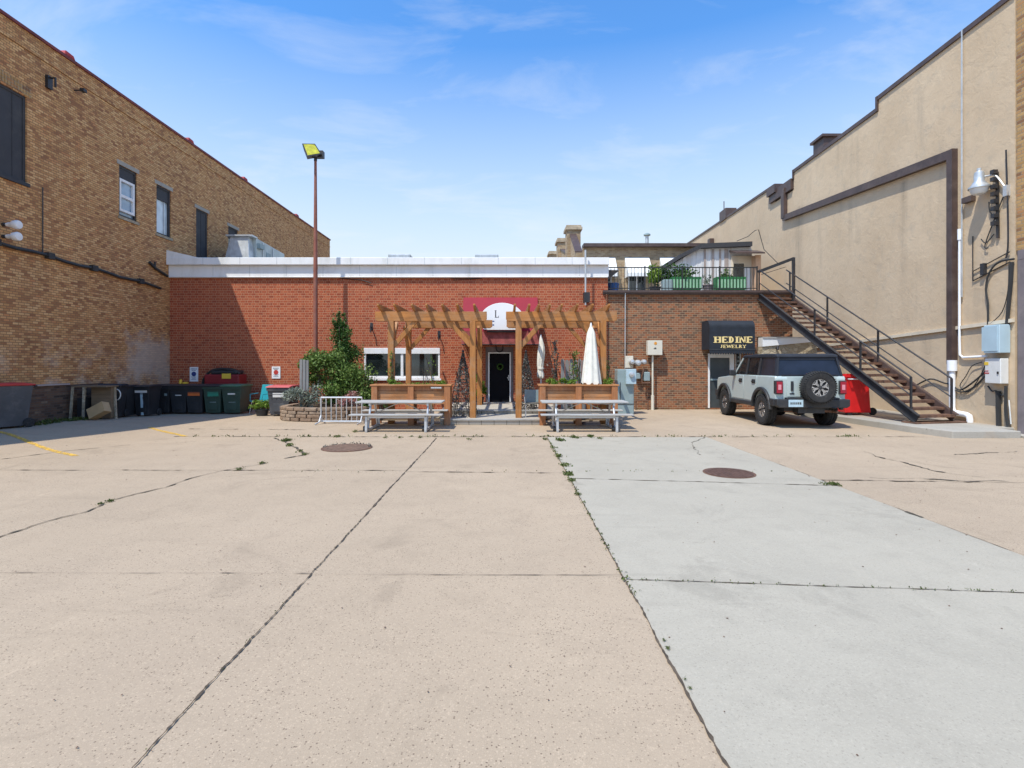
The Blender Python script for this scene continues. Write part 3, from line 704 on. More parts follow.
# entrance awning of the restaurant + oval sign
aw = thing('door_awning', 'burgundy fabric awning with faded valance over the black door', 'awning', (-.15, FY, 2.4))
O = aw.location; xa, xb = wx(463.5,FY), wx(537.5,FY); zt = wz(297.5, FY); ya = FY-.75; zm = wz(331, ya); zb = wz(344.5, ya)
m = MB(O); m.prism([(FY-.002,zt),(ya,zm),(ya,zm-.03),(FY-.002,zt-.06)], xa, xb, 'x')
m.prism([(FY-.002,zt-.06),(ya+.01,zm-.03),(ya+.01,zb+.1),(FY-.002,zb+.1)], xa, xa+.03, 'x'); m.prism([(FY-.002,zt-.06),(ya+.01,zm-.03),(ya+.01,zb+.1),(FY-.002,zb+.1)], xb-.03, xb, 'x')
m.build('canopy', M['awning_red'], aw)
m = MB(O); m.box(xa-.01, ya-.012, zb, xb+.01, ya+.012, zm-.01); m.build('valance', M['awning_faded'], aw)
m = MB(O); m.tube([(xa,ya,zb),(xb,ya,zb)], .022, 6); m.tube([(xa,ya,zb),(xa,FY,zb)], .02, 6); m.tube([(xb,ya,zb),(xb,FY,zb)], .02, 6); m.build('frame', M['dark_metal'], aw)
sg = thing('hanging_sign', 'white oval sign with a letter L in front of the burgundy awning', 'sign', (wx(502,ya), ya-.12, 3.0))
O = sg.location; sy = ya-.12; cx_, cz_ = wx(502,sy), wz(320,sy)
rx, rz_ = .80, .62
poly = [(cx_+rx*math.cos(a), cz_-.0+rz_*math.sin(a)) for a in [i*2*math.pi/48 for i in range(48)]]
poly = [(x, max(z, cz_-.36)) for x, z in poly]
m = MB(O); m.prism(poly, sy-.03, sy+.03, 'y'); pb = m.build('panel', M['sign_white'], sg, bevel=.006)
def glyph(m, ch, x, z, h, w, t, y, th=.012, serif=True, o=None):
    """slab-serif letters from strokes: t stem width"""
    def v(xx, z0=0, z1=1, tt=t):
        m.box(x+xx*w-tt/2, y-th, z+z0*h, x+xx*w+tt/2, y, z+z1*h)
        if serif:
            for zz in (z0, z1):
                if zz in (0, 1): m.box(x+xx*w-tt*.95, y-th*.9, z+zz*h-(t*.28 if zz else 0), x+xx*w+tt*.95, y+.001, z+zz*h+(0 if zz else t*.28))
    def hbar(zz, a, b, tt=t*.42): m.box(x+a*w, y-th*.95, z+zz*h-tt/2, x+b*w, y, z+zz*h+tt/2)
    def diag(a, b, tt=t*.9): m.bar((x+a[0]*w, y-th/2, z+a[1]*h), (x+b[0]*w, y-th/2, z+b[1]*h), th*.98, tt, up=(0,1,0)) if 0 else _diag(m, x+a[0]*w, z+a[1]*h, x+b[0]*w, z+b[1]*h, tt, y-th, y)
    if ch == 'H': v(.16); v(.84); hbar(.5,.16,.84)
    elif ch == 'E': v(.2); hbar(.96,.2,.88); hbar(.5,.2,.68); hbar(.04,.2,.88); m.box(x+.8*w,y-th,z+.76*h,x+.88*w,y,z+h); m.box(x+.8*w,y-th,z,x+.88*w,y,z+.24*h); m.box(x+.6*w,y-th,z+.38*h,x+.67*w,y,z+.62*h)
    elif ch == 'D':
        v(.2); arc(m, x+.35*w, z+.5*h, .47*w, .47*h, -90, 90, t*.8, y-th, y); hbar(.96,.2,.4); hbar(.04,.2,.4)
    elif ch == 'I': v(.5)
    elif ch == 'N': v(.15,tt=t*.6); v(.85,tt=t*.6); diag((.15,1),(.85,0))
    elif ch == 'J': v(.6,.25,1); arc(m, x+.35*w, z+.25*h, .25*w, .22*h, 180, 360, t*.7, y-th, y)
    elif ch == 'W': diag((.0,1),(.25,0)); diag((.25,0),(.5,1),t*.5); diag((.5,1),(.75,0)); diag((.75,0),(1,1),t*.5); hbar(.96,-.08,.14); hbar(.96,.86,1.08)
    elif ch == 'L': v(.22); hbar(.04,.22,.88); m.box(x+.8*w,y-th,z,x+.88*w,y,z+.26*h)
    elif ch == 'R': v(.2); arc(m, x+.4*w, z+.74*h, .33*w, .23*h, -90, 90, t*.7, y-th, y); hbar(.96,.2,.45); hbar(.5,.2,.45); diag((.45,.5),(.88,0))
    elif ch == 'Y': v(.5,0,.5); diag((.06,1),(.5,.48)); diag((.94,1),(.5,.48),t*.5); hbar(.97,-.04,.2); hbar(.97,.8,1.04)
def _diag(m, x0, z0, x1, z1, t, y0, y1):
    m.prism([(x0-t/2,z0),(x0+t/2,z0),(x1+t/2,z1),(x1-t/2,z1)], y0, y1, 'y')
def arc(m, cx, cz, rx, rz, a0, a1, t, y0, y1, n=12):
    for i in range(n):
        b0 = R(a0+(a1-a0)*i/n); b1 = R(a0+(a1-a0)*(i+1)/n)
        P = lambda b, k: (cx+(rx-k*t)*math.cos(b), cz+(rz-k*t*.55)*math.sin(b))
        m.prism([P(b0,0), P(b1,0), P(b1,1), P(b0,1)], y0, y1, 'y')
m = MB(O); x = wx(494.6,sy); z = wz(317.6,sy); glyph(m, 'L', x, z, .26, .17, .035, sy-.031, .004)
m.build('lettering', M['ink'], pb)
m = MB(O)
for (px, py, w_) in ((499.5,316.6,.03),): pass
m.box(wx(492.5,sy), sy-.034, wz(321.8,sy), wx(494.3,sy), sy-.031, wz(320.8,sy)); m.box(wx(492.5,sy), sy-.034, wz(325.6,sy), wx(494.1,sy), sy-.031, wz(324.4,sy))
m.build('mark', M['ink_blue'], pb)
m = MB(O)
for x in (cx_-.5, cx_+.5): m.tube([(x, sy, cz_-.2), (x, ya+.05, cz_-.2)], .02, 6)
m.tube([(cx_-.55,sy+.05,cz_-.42),(cx_+.55,sy+.05,cz_-.42)], .03, 6); m.build('bracket', M['dark_metal'], sg)

# steps
st = thing('entrance_steps', 'two low concrete block steps leading to the black door', 'steps', (wx(496,15), 15, 0))
O = st.location
m = MB(O); m.box(wx(440,15), 15.0, 0, wx(545,15), 16.5, .17)
for i in range(6): pass
m.build('lower_step', M['step'], st, bevel=.015)
m = MB(O); m.box(wx(440,16.5), 16.5, 0, wx(560,16.5), FY-.03, .29); m.build('upper_step', M['step'], st, bevel=.015)
m = MB(O)
for i in range(9): x = wx(440,15)+.1+i*.36; m.box(x, 14.994, .0, x+.012, 15.02, .15)
for i in range(9): x = wx(440,16.5)+.1+i*.4; m.box(x, 16.494, .17, x+.012, 16.52, .28)
m.build('block_joint', M['crack'], st)
m = MB(O); m.box(wx(440,15)+.0, 14.96, .135, wx(545,15), 15.02, .175); m.box(wx(440,16.5), 16.46, .255, wx(545,16.5), 16.52, .295); m.build('nosing', M['plank'], st)

# ================================================================== JEWELRY BUILDING
JY = 19.95
jb = thing('shop_building', 'brown mixed brick building with a roof terrace right of the pergolas', 'building', (6.8, JY, 0))
O = jb.location; XA, XB, XC = wx(605.5,JY), wx(757,JY), wx(792.5,JY); JT = 4.36
DJ = (wx(708,JY), wx(734,JY), .05, wz(353.5,JY)); SW = (wx(735.5,JY), wx(741,JY), .3, wz(353.5,JY))
zcut = wz(336.8, JY)
m = MB(O)
wall_cells(m, XA, XB, -.3, JT, [DJ, SW], 'y', JY, JY+.3)
m.box(XB, JY, zcut, XC, JY+.3, JT)
m.box(XA, JY+.32, -.3, XB, 29.0, JT+.1); m.box(XB, JY+.32, zcut, XC, 29.0, JT+.1); m.box(XA-.0, JY-.14, -.2, XA+.02, JY, JT)
m.build('wall', M['mixed_brick'], jb)
m = MB(O); m.box(XA-.12, JY-.1, JT, XC+.02, JY+.35, JT+.13); m.box(XA-.12, JY-.16, JT+.06, XC+.02, JY-.1, JT+.15); m.build('coping', M['brown_metal'], jb)
m = MB(O); m.box(XA-.1, JY+.36, JT+.10, XC, 29.4, JT+.14); m.build('roof', M['roof'], jb)
x0, x1, z0, z1 = DJ
fr = MB(O)
fr.box(x0, JY-.02, z0, x0+.07, JY+.12, z1); fr.box(x1-.16, JY-.02, z0, x1, JY+.12, z1); fr.box(x0+.07, JY-.02, z1-.16, x1-.16, JY+.12, z1)
fo = fr.build('door_frame', M['white_paint'], jb, bevel=.006)
m = MB(O); m.box(x0+.07, JY+.05, z0, x1-.16, JY+.09, z1-.16); do = m.build('door', M['door_screen'], jb)
m = MB(O); m.box(x0+.07, JY+.03, 1.1, x1-.16, JY+.05, 1.16); m.box(x1-.26, JY+.0, 1.0, x1-.22, JY+.03, 1.12); m.build('door_bar', M['util_grey'], do)
x0, x1, z0, z1 = SW
fr = MB(O); fr.box(x0, JY+.02, z0, x0+.03, JY+.1, z1); fr.box(x1-.03, JY+.02, z0, x1, JY+.1, z1); w = fr.build('window', M['white_paint'], jb)
m = MB(O); m.box(x0+.03, JY+.05, z0, x1-.03, JY+.07, z1); m.build('pane', M['pane_dark'], w)
# awning
AYf = JY-.78
sa = thing('shop_awning', 'black fabric awning with gold lettering over the shop door', 'awning', (wx(730,JY), JY, 2.2))
O = sa.location; xa, xb = wx(709.5,AYf), wx(755,AYf); zt = wz(320.5, AYf+.2); zb = wz(349.5, AYf)
def prof(inset):
    P = [(JY-.003, zt-inset)]
    for i in range(7): a = R(i*15); P.append((AYf+.26-.26*math.sin(a)+inset*math.sin(a), zt-.26+.26*math.cos(a)-inset*math.cos(a)))
    P.append((AYf+inset, zb)); return P
P1, P2 = prof(0), prof(.02)
m = MB(O); m.prism(P1+P2[::-1], xa, xb, 'x')
for xx in (xa, xb-.02): m.prism(P2+[(JY-.003, zb)], xx+.0005, xx+.0195, 'x')
c = m.build('canopy', M['awning_black'], sa)
m = MB(O)
n = 18
for i in range(n):
    a = xa+(xb-xa)*i/n; b = xa+(xb-xa)*(i+1)/n
    m.prism([(a,zb),(b,zb),(b,zb-.10),((3*b+a)/4,zb-.16),((a+b)/2,zb-.18),((3*a+b)/4,zb-.16),(a,zb-.10)], AYf, AYf+.012, 'y')
m.build('valance', M['awning_black'], sa)
m = MB(O); m.box(xa-.005, AYf-.012, zb-.02, xb+.005, AYf-.001, zb+.02); m.build('piping', M['steel_blue'], sa)
m = MB(O)
def word(m, s, x0, x1, z, h, t, y):
    ws = {'I': .52, 'D': .93, 'W': 1.3, 'J': .8, 'N':1.05,'H':1.05}; tot = sum(ws.get(ch, 1) for ch in s); u = (x1-x0)/tot; x = x0
    for ch in s:
        w_ = ws.get(ch, 1)*u; glyph(m, ch, x+.04*u, z, h, w_-.1*u, t, y); x += w_
word(m, 'HEDINE', wx(714,AYf), wx(753.3,AYf), wz(342.8,AYf), .225, .075, AYf-.002)
word(m, 'JEWELRY', wx(720,AYf), wx(746.2,AYf), wz(348,AYf), .115, .034, AYf-.002)
m.build('lettering', M['gold'], c)
# low lean-to wall between brick wall and stucco building
lw = thing('low_wall', 'low rough tan stone wall with a white cap behind the vehicle', 'wall', (10.6, 20, 0))
O = lw.location; xa, xb = XB+.02, 11.6; y0 = JY-.35
m = MB(O); m.prism([(xa,-.2),(xb,-.2),(xb,wz(341.8,y0)),(xa,wz(346.8,y0))], y0, y0+.34, 'y'); m.build('masonry', M['stone_tan'], lw)
m = MB(O); m.prism([(xa-.0,wz(346.6,y0)),(xb+.0,wz(341.6,y0)),(xb+.0,wz(337.4,y0)),(xa-.0,wz(337.4,y0))], y0-.05, y0+.3, 'y'); m.build('cap', M['white_metal'], lw)
m = MB(O); m.box(xa, y0-.08, wz(338.2,y0), xb, y0-.05, wz(337.0,y0)); m.build('drip_edge', M['alu'], lw)
m = MB(O); m.tube([(wx(776,y0),y0-.03,2.3),(wx(776,y0),y0-.16,2.36),(wx(775,y0),y0-.2,2.25)], .04, 6); m.build('spout', M['dark_metal'], lw)

# terrace railing
tr = thing('terrace_railing', 'black metal railing with thin balusters along the roof terrace edge', 'railing', (6.7, JY, JT+.13))
O = tr.location; zf = JT+.16; zt = wz(267.5,JY); xr0, xr1 = wx(607.5,JY), wx(757,JY)
m = MB(O); m.bar((xr0,JY,zt),(xr1,JY,zt),.05,.035); m.bar((xr0,JY,zt),(xr0-.05,JY+2.5,zt),.04,.03); m.build('top_rail', M['black_metal'], tr)
m = MB(O); m.bar((xr0,JY,zf+.08),(xr1,JY,zf+.08),.03,.03); m.bar((xr0,JY,zf+.08),(xr0-.05,JY+2.5,zf+.08),.03,.03); m.build('bottom_rail', M['black_metal'], tr)
n = 44
for i in range(n+1):
    x = xr0+(xr1-xr0)*i/n; big = i in (0, 11, 22, 33, n)
    m = MB(O); w = .045 if big else .016
    m.box(x-w/2, JY-w/2, zf if not big else JT+.13, x+w/2, JY+w/2, zt+(.05 if big else 0)); m.build('post' if big else 'baluster', M['black_metal'], tr)
for i in range(1, 12):
    m = MB(O); y = JY+i*.22; m.box(xr0-.02-.008, y-.008, zf, xr0-.02+.008, y+.008, zt); m.build('baluster', M['black_metal'], tr)

TZ = JT+.14
def box_planter(px0, px1, Y, label, seed):
    x0, x1 = wx(px0,Y), wx(px1,Y); z0 = TZ; z1 = wz(277.5,Y)
    p = thing('planter_box', label, 'planter', ((x0+x1)/2, Y, z0), 0, 'green planter boxes on the roof terrace'); w = (x1-x0)/2; h = z1-z0
    for i in range(9): x = -w+(i+.5)*2*w/9; m = MB(); m.box(x-.03,-.2,.18,x+.03,-.181,h-.10); m.build('slat', M['pale_green'], p)
    m = MB(); m.box(-w,-.18,.12,w,.18,h)
    m.build('box', M['green_paint'], p)
    m = MB(); m.box(-w+.05,-.14,0,w-.05,.14,.12); m.build('base', M['black_metal'], p)
    m = MB(); m.leaves((0,0,h+.12),(w,.25,.28), 260, .10, seed, zmin=h-.05); m.build('foliage', M['leaf_dark'], p)
box_planter(671, 700, 20.6, 'green slatted planter box with leafy plants near the middle of the roof terrace', 3)
box_planter(715, 744, 20.6, 'green slatted planter box by the shed door on the roof terrace', 4)
def potplant(name, label, x, Y, z0, r0, h, mat, leaf, lr, n, size, seed, group=None, tall=None):
    p = thing(name, label, 'plant', (x, Y, z0), 0, group)
    m = MB(); m.lathe([(0,0),(r0*.75,0),(r0,h),(r0*1.08,h),(r0*1.08,h*.9),(r0*.9,h*.9),(0,h*.9)], n=16); m.build('pot', mat, p, smooth=True)
    m = MB(); m.leaves((0,0,h+lr[2]*.8), lr, n, size, seed, zmin=h*.9); m.build('foliage', leaf, p)
    m = MB(); r = random.Random(seed)
    for i in range(5): m.tube([(0,0,h*.8),(r.uniform(-1,1)*lr[0]*.5, r.uniform(-1,1)*lr[1]*.5, h+lr[2]*1.1)], .008, 4)
    m.build('stem', M['stem_green'], p)
potplant('potted_plant', 'small grey pot with sparse plant between the two green planter boxes', wx(708,20.6), 20.6, TZ, .2, .32, M['pavebrown'], M['leaf_grey'], (.28,.2,.25), 120, .09, 11)
potplant('potted_plant', 'lime leafed potted plant behind the terrace railing', wx(655,21), 21, TZ, .22, .3, M['dark_metal'], M['leaf_bright'], (.40,.3,.5), 700, .11, 12)
potplant('potted_plant', 'bushy dark green potted plant with long leaves on the terrace', wx(676,21.3), 21.3, TZ, .25, .35, M['dark_metal'], M['leaf_dark'], (.85,.3,.55), 1100, .13, 13)
m = MB(); x, Y = wx(667,20.5), 20.5; m.box(x-.19,Y-.15,TZ,x+.19,Y+.15,TZ+.5)
tag(m.build('storage_tub', M['util_grey'], bevel=.02), 'pale grey plastic tub behind the terrace railing', 'tub')
m = MB(); x = wx(613,20.8); m.lathe([(0,0),(.2,0),(.24,.4),(.2,.42),(0,.4)], c=(x,20.8,TZ), n=14)
tag(m.build('storage_tub', M['blue_cloth'], smooth=True), 'round blue tub at the left end of the terrace railing', 'tub')

# back building
BY = 29.4
bb = thing('back_building', 'tan brick upper storey with white window awnings behind the roof terrace', 'building', (wx(640,BY), BY, 0))
O = bb.location; x0, x1 = wx(583,BY), wx(700,BY); zt = wz(247.5, BY)
bw = [(wx(590,BY), wx(612,BY)), (wx(628,BY), wx(646,BY)), (wx(663,BY), wx(681,BY))]
m = MB(O); wall_cells(m, x0, x1, 4, zt, [(a, b, 5.3, 7.5) for a, b in bw], 'y', BY, BY+.3)
m.box(x0, BY+.32, 4, x1, 46, zt-.1)
# stepped party wall with chimney-like piers, running back
piers = ((32.3,33.3,wz(225,32.3)),(38.0,39.2,wz(238,38)),(45.5,46.8,wz(251,45.5)))
slopes = ((BY+.33,32.3,8.0,9.6),(33.3,38.0,8.6,9.9),(39.2,45.5,9.0,10.6))
for (ya, yb, za, zb_) in slopes: m.prism([(ya,4),(yb,4),(yb,zb_),(ya,za)], x0-.35, x0, 'x')
for (ya, yb, z) in piers: m.box(x0-.55, ya, 4, x0+.28, yb, z-.3)
m.build('wall', M['pale_brick'], bb)
for (ya, yb, z) in piers:
    m = MB(O); m.box(x0-.66, ya-.1, z-.3, x0+.38, yb+.1, z-.12); m.box(x0-.60, ya-.04, z-.12, x0+.32, yb+.04, z); m.build('pier_cap', M['pale_stone'], bb, bevel=.01)
for (ya, yb, za, zb_) in slopes:
    m = MB(O); m.prism([(ya,za),(yb,zb_),(yb,zb_+.09),(ya,za+.09)], x0-.40, x0+.02, 'x'); m.build('coping', M['brown_metal'], bb)
m = MB(O); m.box(x0, BY-.3, zt, x1+.2, BY+.4, zt+.18); m.build('cornice', M['brown_metal'], bb)
for k, (a, b) in enumerate(bw):
    m = MB(O)
    for (p, q, r_, s_) in ((a,a+.08,5.3,7.5),(b-.08,b,5.3,7.5),(a+.08,b-.08,5.3,5.4),(a+.08,b-.08,7.4,7.5),((a+b)/2-.03,(a+b)/2+.03,5.4,7.4)): m.box(p,BY+.05,r_,q,BY+.15,s_)
    w = m.build('window', M['white_paint'], bb)
    m = MB(O); m.box(a+.08,BY+.1,5.4,b-.08,BY+.12,7.4); m.build('pane', M['pane_dark'], w)
    m = MB(O); za, zc = wz(257.5,BY), wz(273,BY-.6)
    e = .18; m.prism([(BY-.003,za),(BY-.75,zc),(BY-.75,zc-.2),(BY-.73,zc-.2),(BY-.73,zc-.03),(BY-.003,za-.04)], a-e, b+e, 'x')
    for xx in (a-e, b+e-.02): m.prism([(BY-.003,za-.04),(BY-.72,zc-.03),(BY-.72,zc-.2),(BY-.003,zc-.2)], xx, xx+.02, 'x')
    m.build('window_awning', M['awning_white'], bb)
v = thing('flue_pipe', 'tall metal flue pipe with cap on the back building roof', 'vent', (wx(647,31), 31, zt))
m = MB(); m.lathe([(0,-.2),(.1,-.2),(.1,wz(236,31)-zt),(0,wz(236,31)-zt)], n=12); m.build('pipe', M['galv'], v, smooth=True)
m = MB(); z = wz(236,31)-zt; m.lathe([(0,z),(.2,z+.02),(.2,z+.1),(.05,z+.18),(0,z+.18)], n=12); m.build('cap', M['util_grey'], v, smooth=True)

# shed on the terrace
SY = 25.5
sh = thing('rooftop_shed', 'whitish vertical sided shed with dark sloped roof against the stucco wall', 'shed', (wx(720,SY), SY, TZ))
O = sh.location
m = MB(O); L_, Rr = wx(683,SY), wx(751,SY); pts = [(L_,4.4),(Rr,4.4),(Rr,wz(246,SY)),(wx(700,SY),wz(248,SY)),(L_,wz(258,SY))]
m.prism(pts, SY, 30, 'y')
x = L_
while x < Rr: m.box(x, SY-.02, 4.5, x+.04, SY, wz(249,SY) if x > wx(700,SY) else wz(258,SY)+ (x-L_)*.55); x += .22
m.build('siding', M['siding'], sh)
r = random.Random(8); x = L_+1.0
while x < wx(729,SY): 
    w_ = r.uniform(.08,.2); m = MB(O); m.box(x, SY-.035, 4.5, x+w_, SY-.021, wz(249.5,SY) if x > wx(700,SY) else wz(258,SY)+(x-L_)*.5); m.build('siding_board', M['taupe'], sh); x += w_+r.uniform(.12,.3)
m = MB(O); m.prism([(wx(679,SY),wz(259,SY)),(wx(700,SY),wz(249,SY)),(wx(750,SY),wz(247,SY)),(wx(750,SY),wz(242.5,SY)),(wx(700,SY),wz(244.5,SY)),(wx(679,SY),wz(255,SY))], SY-.25, 30.1, 'y'); m.build('roof', M['shingle'], sh)
m = MB(O); m.box(wx(731,SY),SY-.06,TZ+.05,wx(753,SY),SY-.03,wz(256,SY)); m.build('door_surround', M['stucco_cream'], sh)
m = MB(O); m.box(wx(733,SY),SY-.09,TZ+.05,wx(743,SY),SY-.063,wz(264,SY)); m.build('door', M['pane_dark'], sh)
m = MB(O); m.box(wx(744,SY),SY-.1,TZ+.05,wx(749,SY),SY-.063,wz(268,SY)); m.build('door_leaf', M['white_paint'], sh)
m = MB(O); m.box(wx(751,SY),SY-.5,TZ+.05,wx(756,SY),SY-.03,wz(257,SY)); m.build('post', M['peach'], sh)
m = MB(O); m.prism([(SY-.8,wz(257,SY)),(SY-.03,wz(252.5,SY)),(SY-.03,wz(250.5,SY)),(SY-.8,wz(255.5,SY))], wx(729,SY), wx(757,SY), 'x'); m.build('hood', M['brown_metal'], sh)
m = MB(O); m.tube([(wx(735,SY),SY-.2,wz(242,SY)),(wx(745,SY),SY-.3,wz(238,SY)),(wx(754,SY),SY-.1,wz(231,SY)),(wx(758,SY),SY-.05,wz(230,SY)),(wx(763,SY),SY-.1,wz(250,SY)),(wx(768,SY),SY-1,wz(268,SY))], .018, 5); m.build('cable', M['wire'], sh)

# ================================================================== STUCCO BUILDING (right)
sb = thing('stucco_building', 'tall beige stucco building along the right side of the lot', 'building', (12.6, 13, 0))
O = sb.location; K = .055
def rxp(Y, off=0): return 12.6+K*(Y-13)-off         # wall face x at depth Y; off = outward
def rprism(m, ya, yb, za, zb, o0, o1, za2=None, zb2=None):
    za2 = za if za2 is None else za2; zb2 = zb if zb2 is None else zb2
    m.add([(rxp(ya,o1),ya,za),(rxp(yb,o1),yb,za2),(rxp(yb,o0),yb,za2),(rxp(ya,o0),ya,za),(rxp(ya,o1),ya,zb),(rxp(yb,o1),yb,zb2),(rxp(yb,o0),yb,zb2),(rxp(ya,o0),ya,zb)],
          [(0,3,2,1),(4,5,6,7),(0,1,5,4),(1,2,6,5),(2,3,7,6),(3,0,4,7)])
m = MB(O)
rprism(m, 13.0, 18.2, -.3, 10.86, -12, 0); rprism(m, 18.2, 24.1, -.3, 10.48, -12, 0)
rprism(m, 24.1, 26.0, -.3, 9.7, -12, 0); rprism(m, 26.0, 46, -.3, 10.5, -12, 0, zb2=11.1)
m.build('wall', M['stucco'], sb)
m = MB(O)
rprism(m, 12.98, 18.2, 10.86, 11.0, -.3, .05); rprism(m, 18.15, 18.25, 10.48, 11.0, -.3, .06); rprism(m, 18.2, 24.1, 10.48, 10.62, -.3, .05)
rprism(m, 24.05, 24.15, 10.2, 10.62, -.3, .06); rprism(m, 26.0, 46, 10.5, 10.62, -.3, .05, 11.1, 11.22); m.build('coping', M['brown_metal'], sb)
m = MB(O); rprism(m, 24.15, 26.4, 9.75, 10.25, -.3, .12); rprism(m, 25.6, 26.5, 10.1, 10.5, -.3, .2); m.build('scupper', M['brown_metal'], sb)
g = MB(O); rprism(g, 14.8, 24.9, 7.55, 7.80, 0.002, .16, 8.5, 8.75); rprism(g, 24.7, 25.0, 8.6, 10.0, .002, .18); g.build('gutter', M['brown_metal'], sb)
m = MB(O); rprism(m, 14.75, 14.95, 1.75, 7.8, .002, .17); m.build('downspout', M['brown_metal'], sb)
m = MB(O); x, y = rxp(14.85,.1), 14.83; m.tube([(x,y,1.85),(x,y,1.55)], .12, 14); x2 = rxp(14.2,.12)
m.tube([(x,y,1.6),(x,y,.52),(x,y-.03,.42),(x,y-.1,.38),(x2,14.3,.36),(x2,14.22,.33),(x2,14.2,.25),(x2,14.2,.17)], .075, 12); m.build('drain_pipe', M['pvc'], sb, smooth=True)
m = MB(O); rprism(m, 13.0, 24.5, wz(322.5,13.4)-.02, wz(322.5,13.4)+.07, .0, .07, 2.28, 2.37); m.build('ledge', M['stucco_cream'], sb)
m = MB(O); rprism(m, 13.05, 24.5, .15, wz(322.5,13.4)-.03, .0, .02, 2.27); m.build('lower_wall', M['stucco_cream'], sb) if 0 else None
m = MB(O); y = 14.6; m.tube([(rxp(14.55,.05),14.55,11.0),(rxp(14.55,.05),14.55,3.6)], .022, 6); m.build('conduit', M['galv'], sb)
m = MB(O); m.tube([(rxp(14.62,.06),14.62,5.4),(rxp(14.62,.06),14.62,2.4),(rxp(14.66,.07),14.6,2.0),(rxp(14.5,.06),14.5,1.93),(rxp(13.75,.06),13.75,1.95)], .03, 8); m.tube([(rxp(14.62,.06),14.62,5.2),(rxp(14.62,.06),14.62,5.5)], .05, 8); m.build('conduit', M['pvc'], sb, smooth=True)
m = MB(O); m.box(rxp(14.3,.14), 14.15, 6.15, rxp(14.3,-.0), 14.45, 6.3); m.build('bracket', M['brown_metal'], sb)
m = MB(O); m.tube([(rxp(14.2,.04),14.2,5.2),(rxp(14.2,.04),14.2,4.25),(rxp(13.1,.04),13.1,4.55)], .016, 5); m.tube([(rxp(14.2,.03),14.2,4.0),(rxp(13.1,.03),13.1,4.3)], .016, 5)
m.tube([(rxp(14.2,.04),14.2,4.25),(rxp(14.2,.04),14.2,4.0)], .016, 5); m.box(rxp(13.85,.1),13.8,4.1,rxp(13.85,.0),13.9,4.4); m.build('strut_frame', M['dark_metal'], sb)
m = MB(O); rprism(m, 21.8, 22.6, 10.62, 11.15, -.7, -.1); rprism(m, 21.7, 22.7, 11.15, 11.25, -.8, -.0)
m.build('chimney', M['brown_metal'], sb)
m = MB(O); rprism(m, 32.5, 33.6, 10.7, 11.35, -.6, .08); m.tube([(rxp(33,.0),33,11.3),(rxp(33,0),33,11.9)], .03, 5); m.box(rxp(35,.3),34.8,9.3,rxp(35,0),35.2,10.0); m.build('chimney', M['brown_metal'], sb)
# end face pilaster, brick strip and dark storefront of the next building
nb = thing('storefront_building', 'yellow brick upper storey and brown pilaster at the far right edge', 'building', (14, 13.1, 0))
O = nb.location; NY = 12.62; xs = wx(1016.3, 12.97)
m = MB(O); m.box(xs, NY, 4.55, xs+8, 12.97, 11.6); m.build('wall', M['yellow_brick'], nb)
m = MB(O); m.box(xs-.03, NY-.25, 0, xs+.14, NY+.3, 4.3); m.box(xs-.03, NY-.25, 4.3, xs+8, NY+.3, 4.54); m.build('pilaster', M['pavebrown'], nb, bevel=.01)
m = MB(O); m.box(xs+.14, NY-.05, 2.7, xs+6, NY+.1, 4.3); m.build('window', M['pane_dark'], nb)
m = MB(O); m.box(xs+.14, NY-.12, 0, xs+6, NY+.1, 2.7); m.build('panel', M['pavebrown'], nb)
m = MB(O); m.tube([(xs+.1,NY-.28,4.1),(xs+.05,NY-.3,3.9),(xs+.05,NY-.3,3.4)], .03, 6); m.build('conduit', M['galv'], nb)

# kerbed platform at the foot of the stairs
kb = MB(); poly = [(10.53,12.38),(12.15,12.38),(12.15,13.0),(12.64,13.02),(13.1,21.5),(9.9,19.9),(9.85,17.6),(10.30,13.4)]
kb.prism(poly, -.05, .17, 'z'); o = kb.build('kerb_platform', M['kerb'], bevel=.02, seg=2, recenter=False); tag(o, kind='structure')
m = MB(); m.box(12.2, 12.2, -.02, 20, 12.9, .05); tag(m.build('pavement_edge', M['kerb'], recenter=False), kind='structure')

# staircase
sc_ = thing('metal_staircase', 'rusty open metal staircase rising from the kerb to the roof terrace', 'staircase', (10.9, 13.9, .17))
O = sc_.location
nb0, nt0 = Vector((10.87,13.86,.30)), Vector((9.62,19.95,4.32))      # near stringer, bottom / top
side = Vector((1.16,.238,0)); fb0, ft0 = nb0+side, nt0+side
def stringer(a, b, outw):
    m = MB(O); m.bar(a, b, .03, .22)
    d = (b-a).normalized(); up = (Vector((0,0,1))-d*d.z).normalized()
    sd = side.normalized()*outw
    m.bar(a+up*.11+sd*.04, b+up*.11+sd*.04, .09, .02, up=up); m.bar(a-up*.11+sd*.04, b-up*.11+sd*.04, .09, .02, up=up)
    return m
stringer(nb0, nt0, -1).build('stringer', M['steel_blue'], sc_); stringer(fb0, ft0, 1).build('stringer', M['brown_metal'], sc_)
N = 23
for i in range(N):
    t = (i+.35)/N; a = nb0.lerp(nt0, t)+Vector((0,0,.02)); b = fb0.lerp(ft0, t)+Vector((0,0,.02))
    m = MB(O); m.bar(a, b, .24, .028)
    d = (nt0-nb0); d.z = 0; d.normalize()
    m.bar(a-d*.125-Vector((0,0,.03)), b-d*.125-Vector((0,0,.03)), .02, .06)
    m.build('tread', M['stair_brown'], sc_)
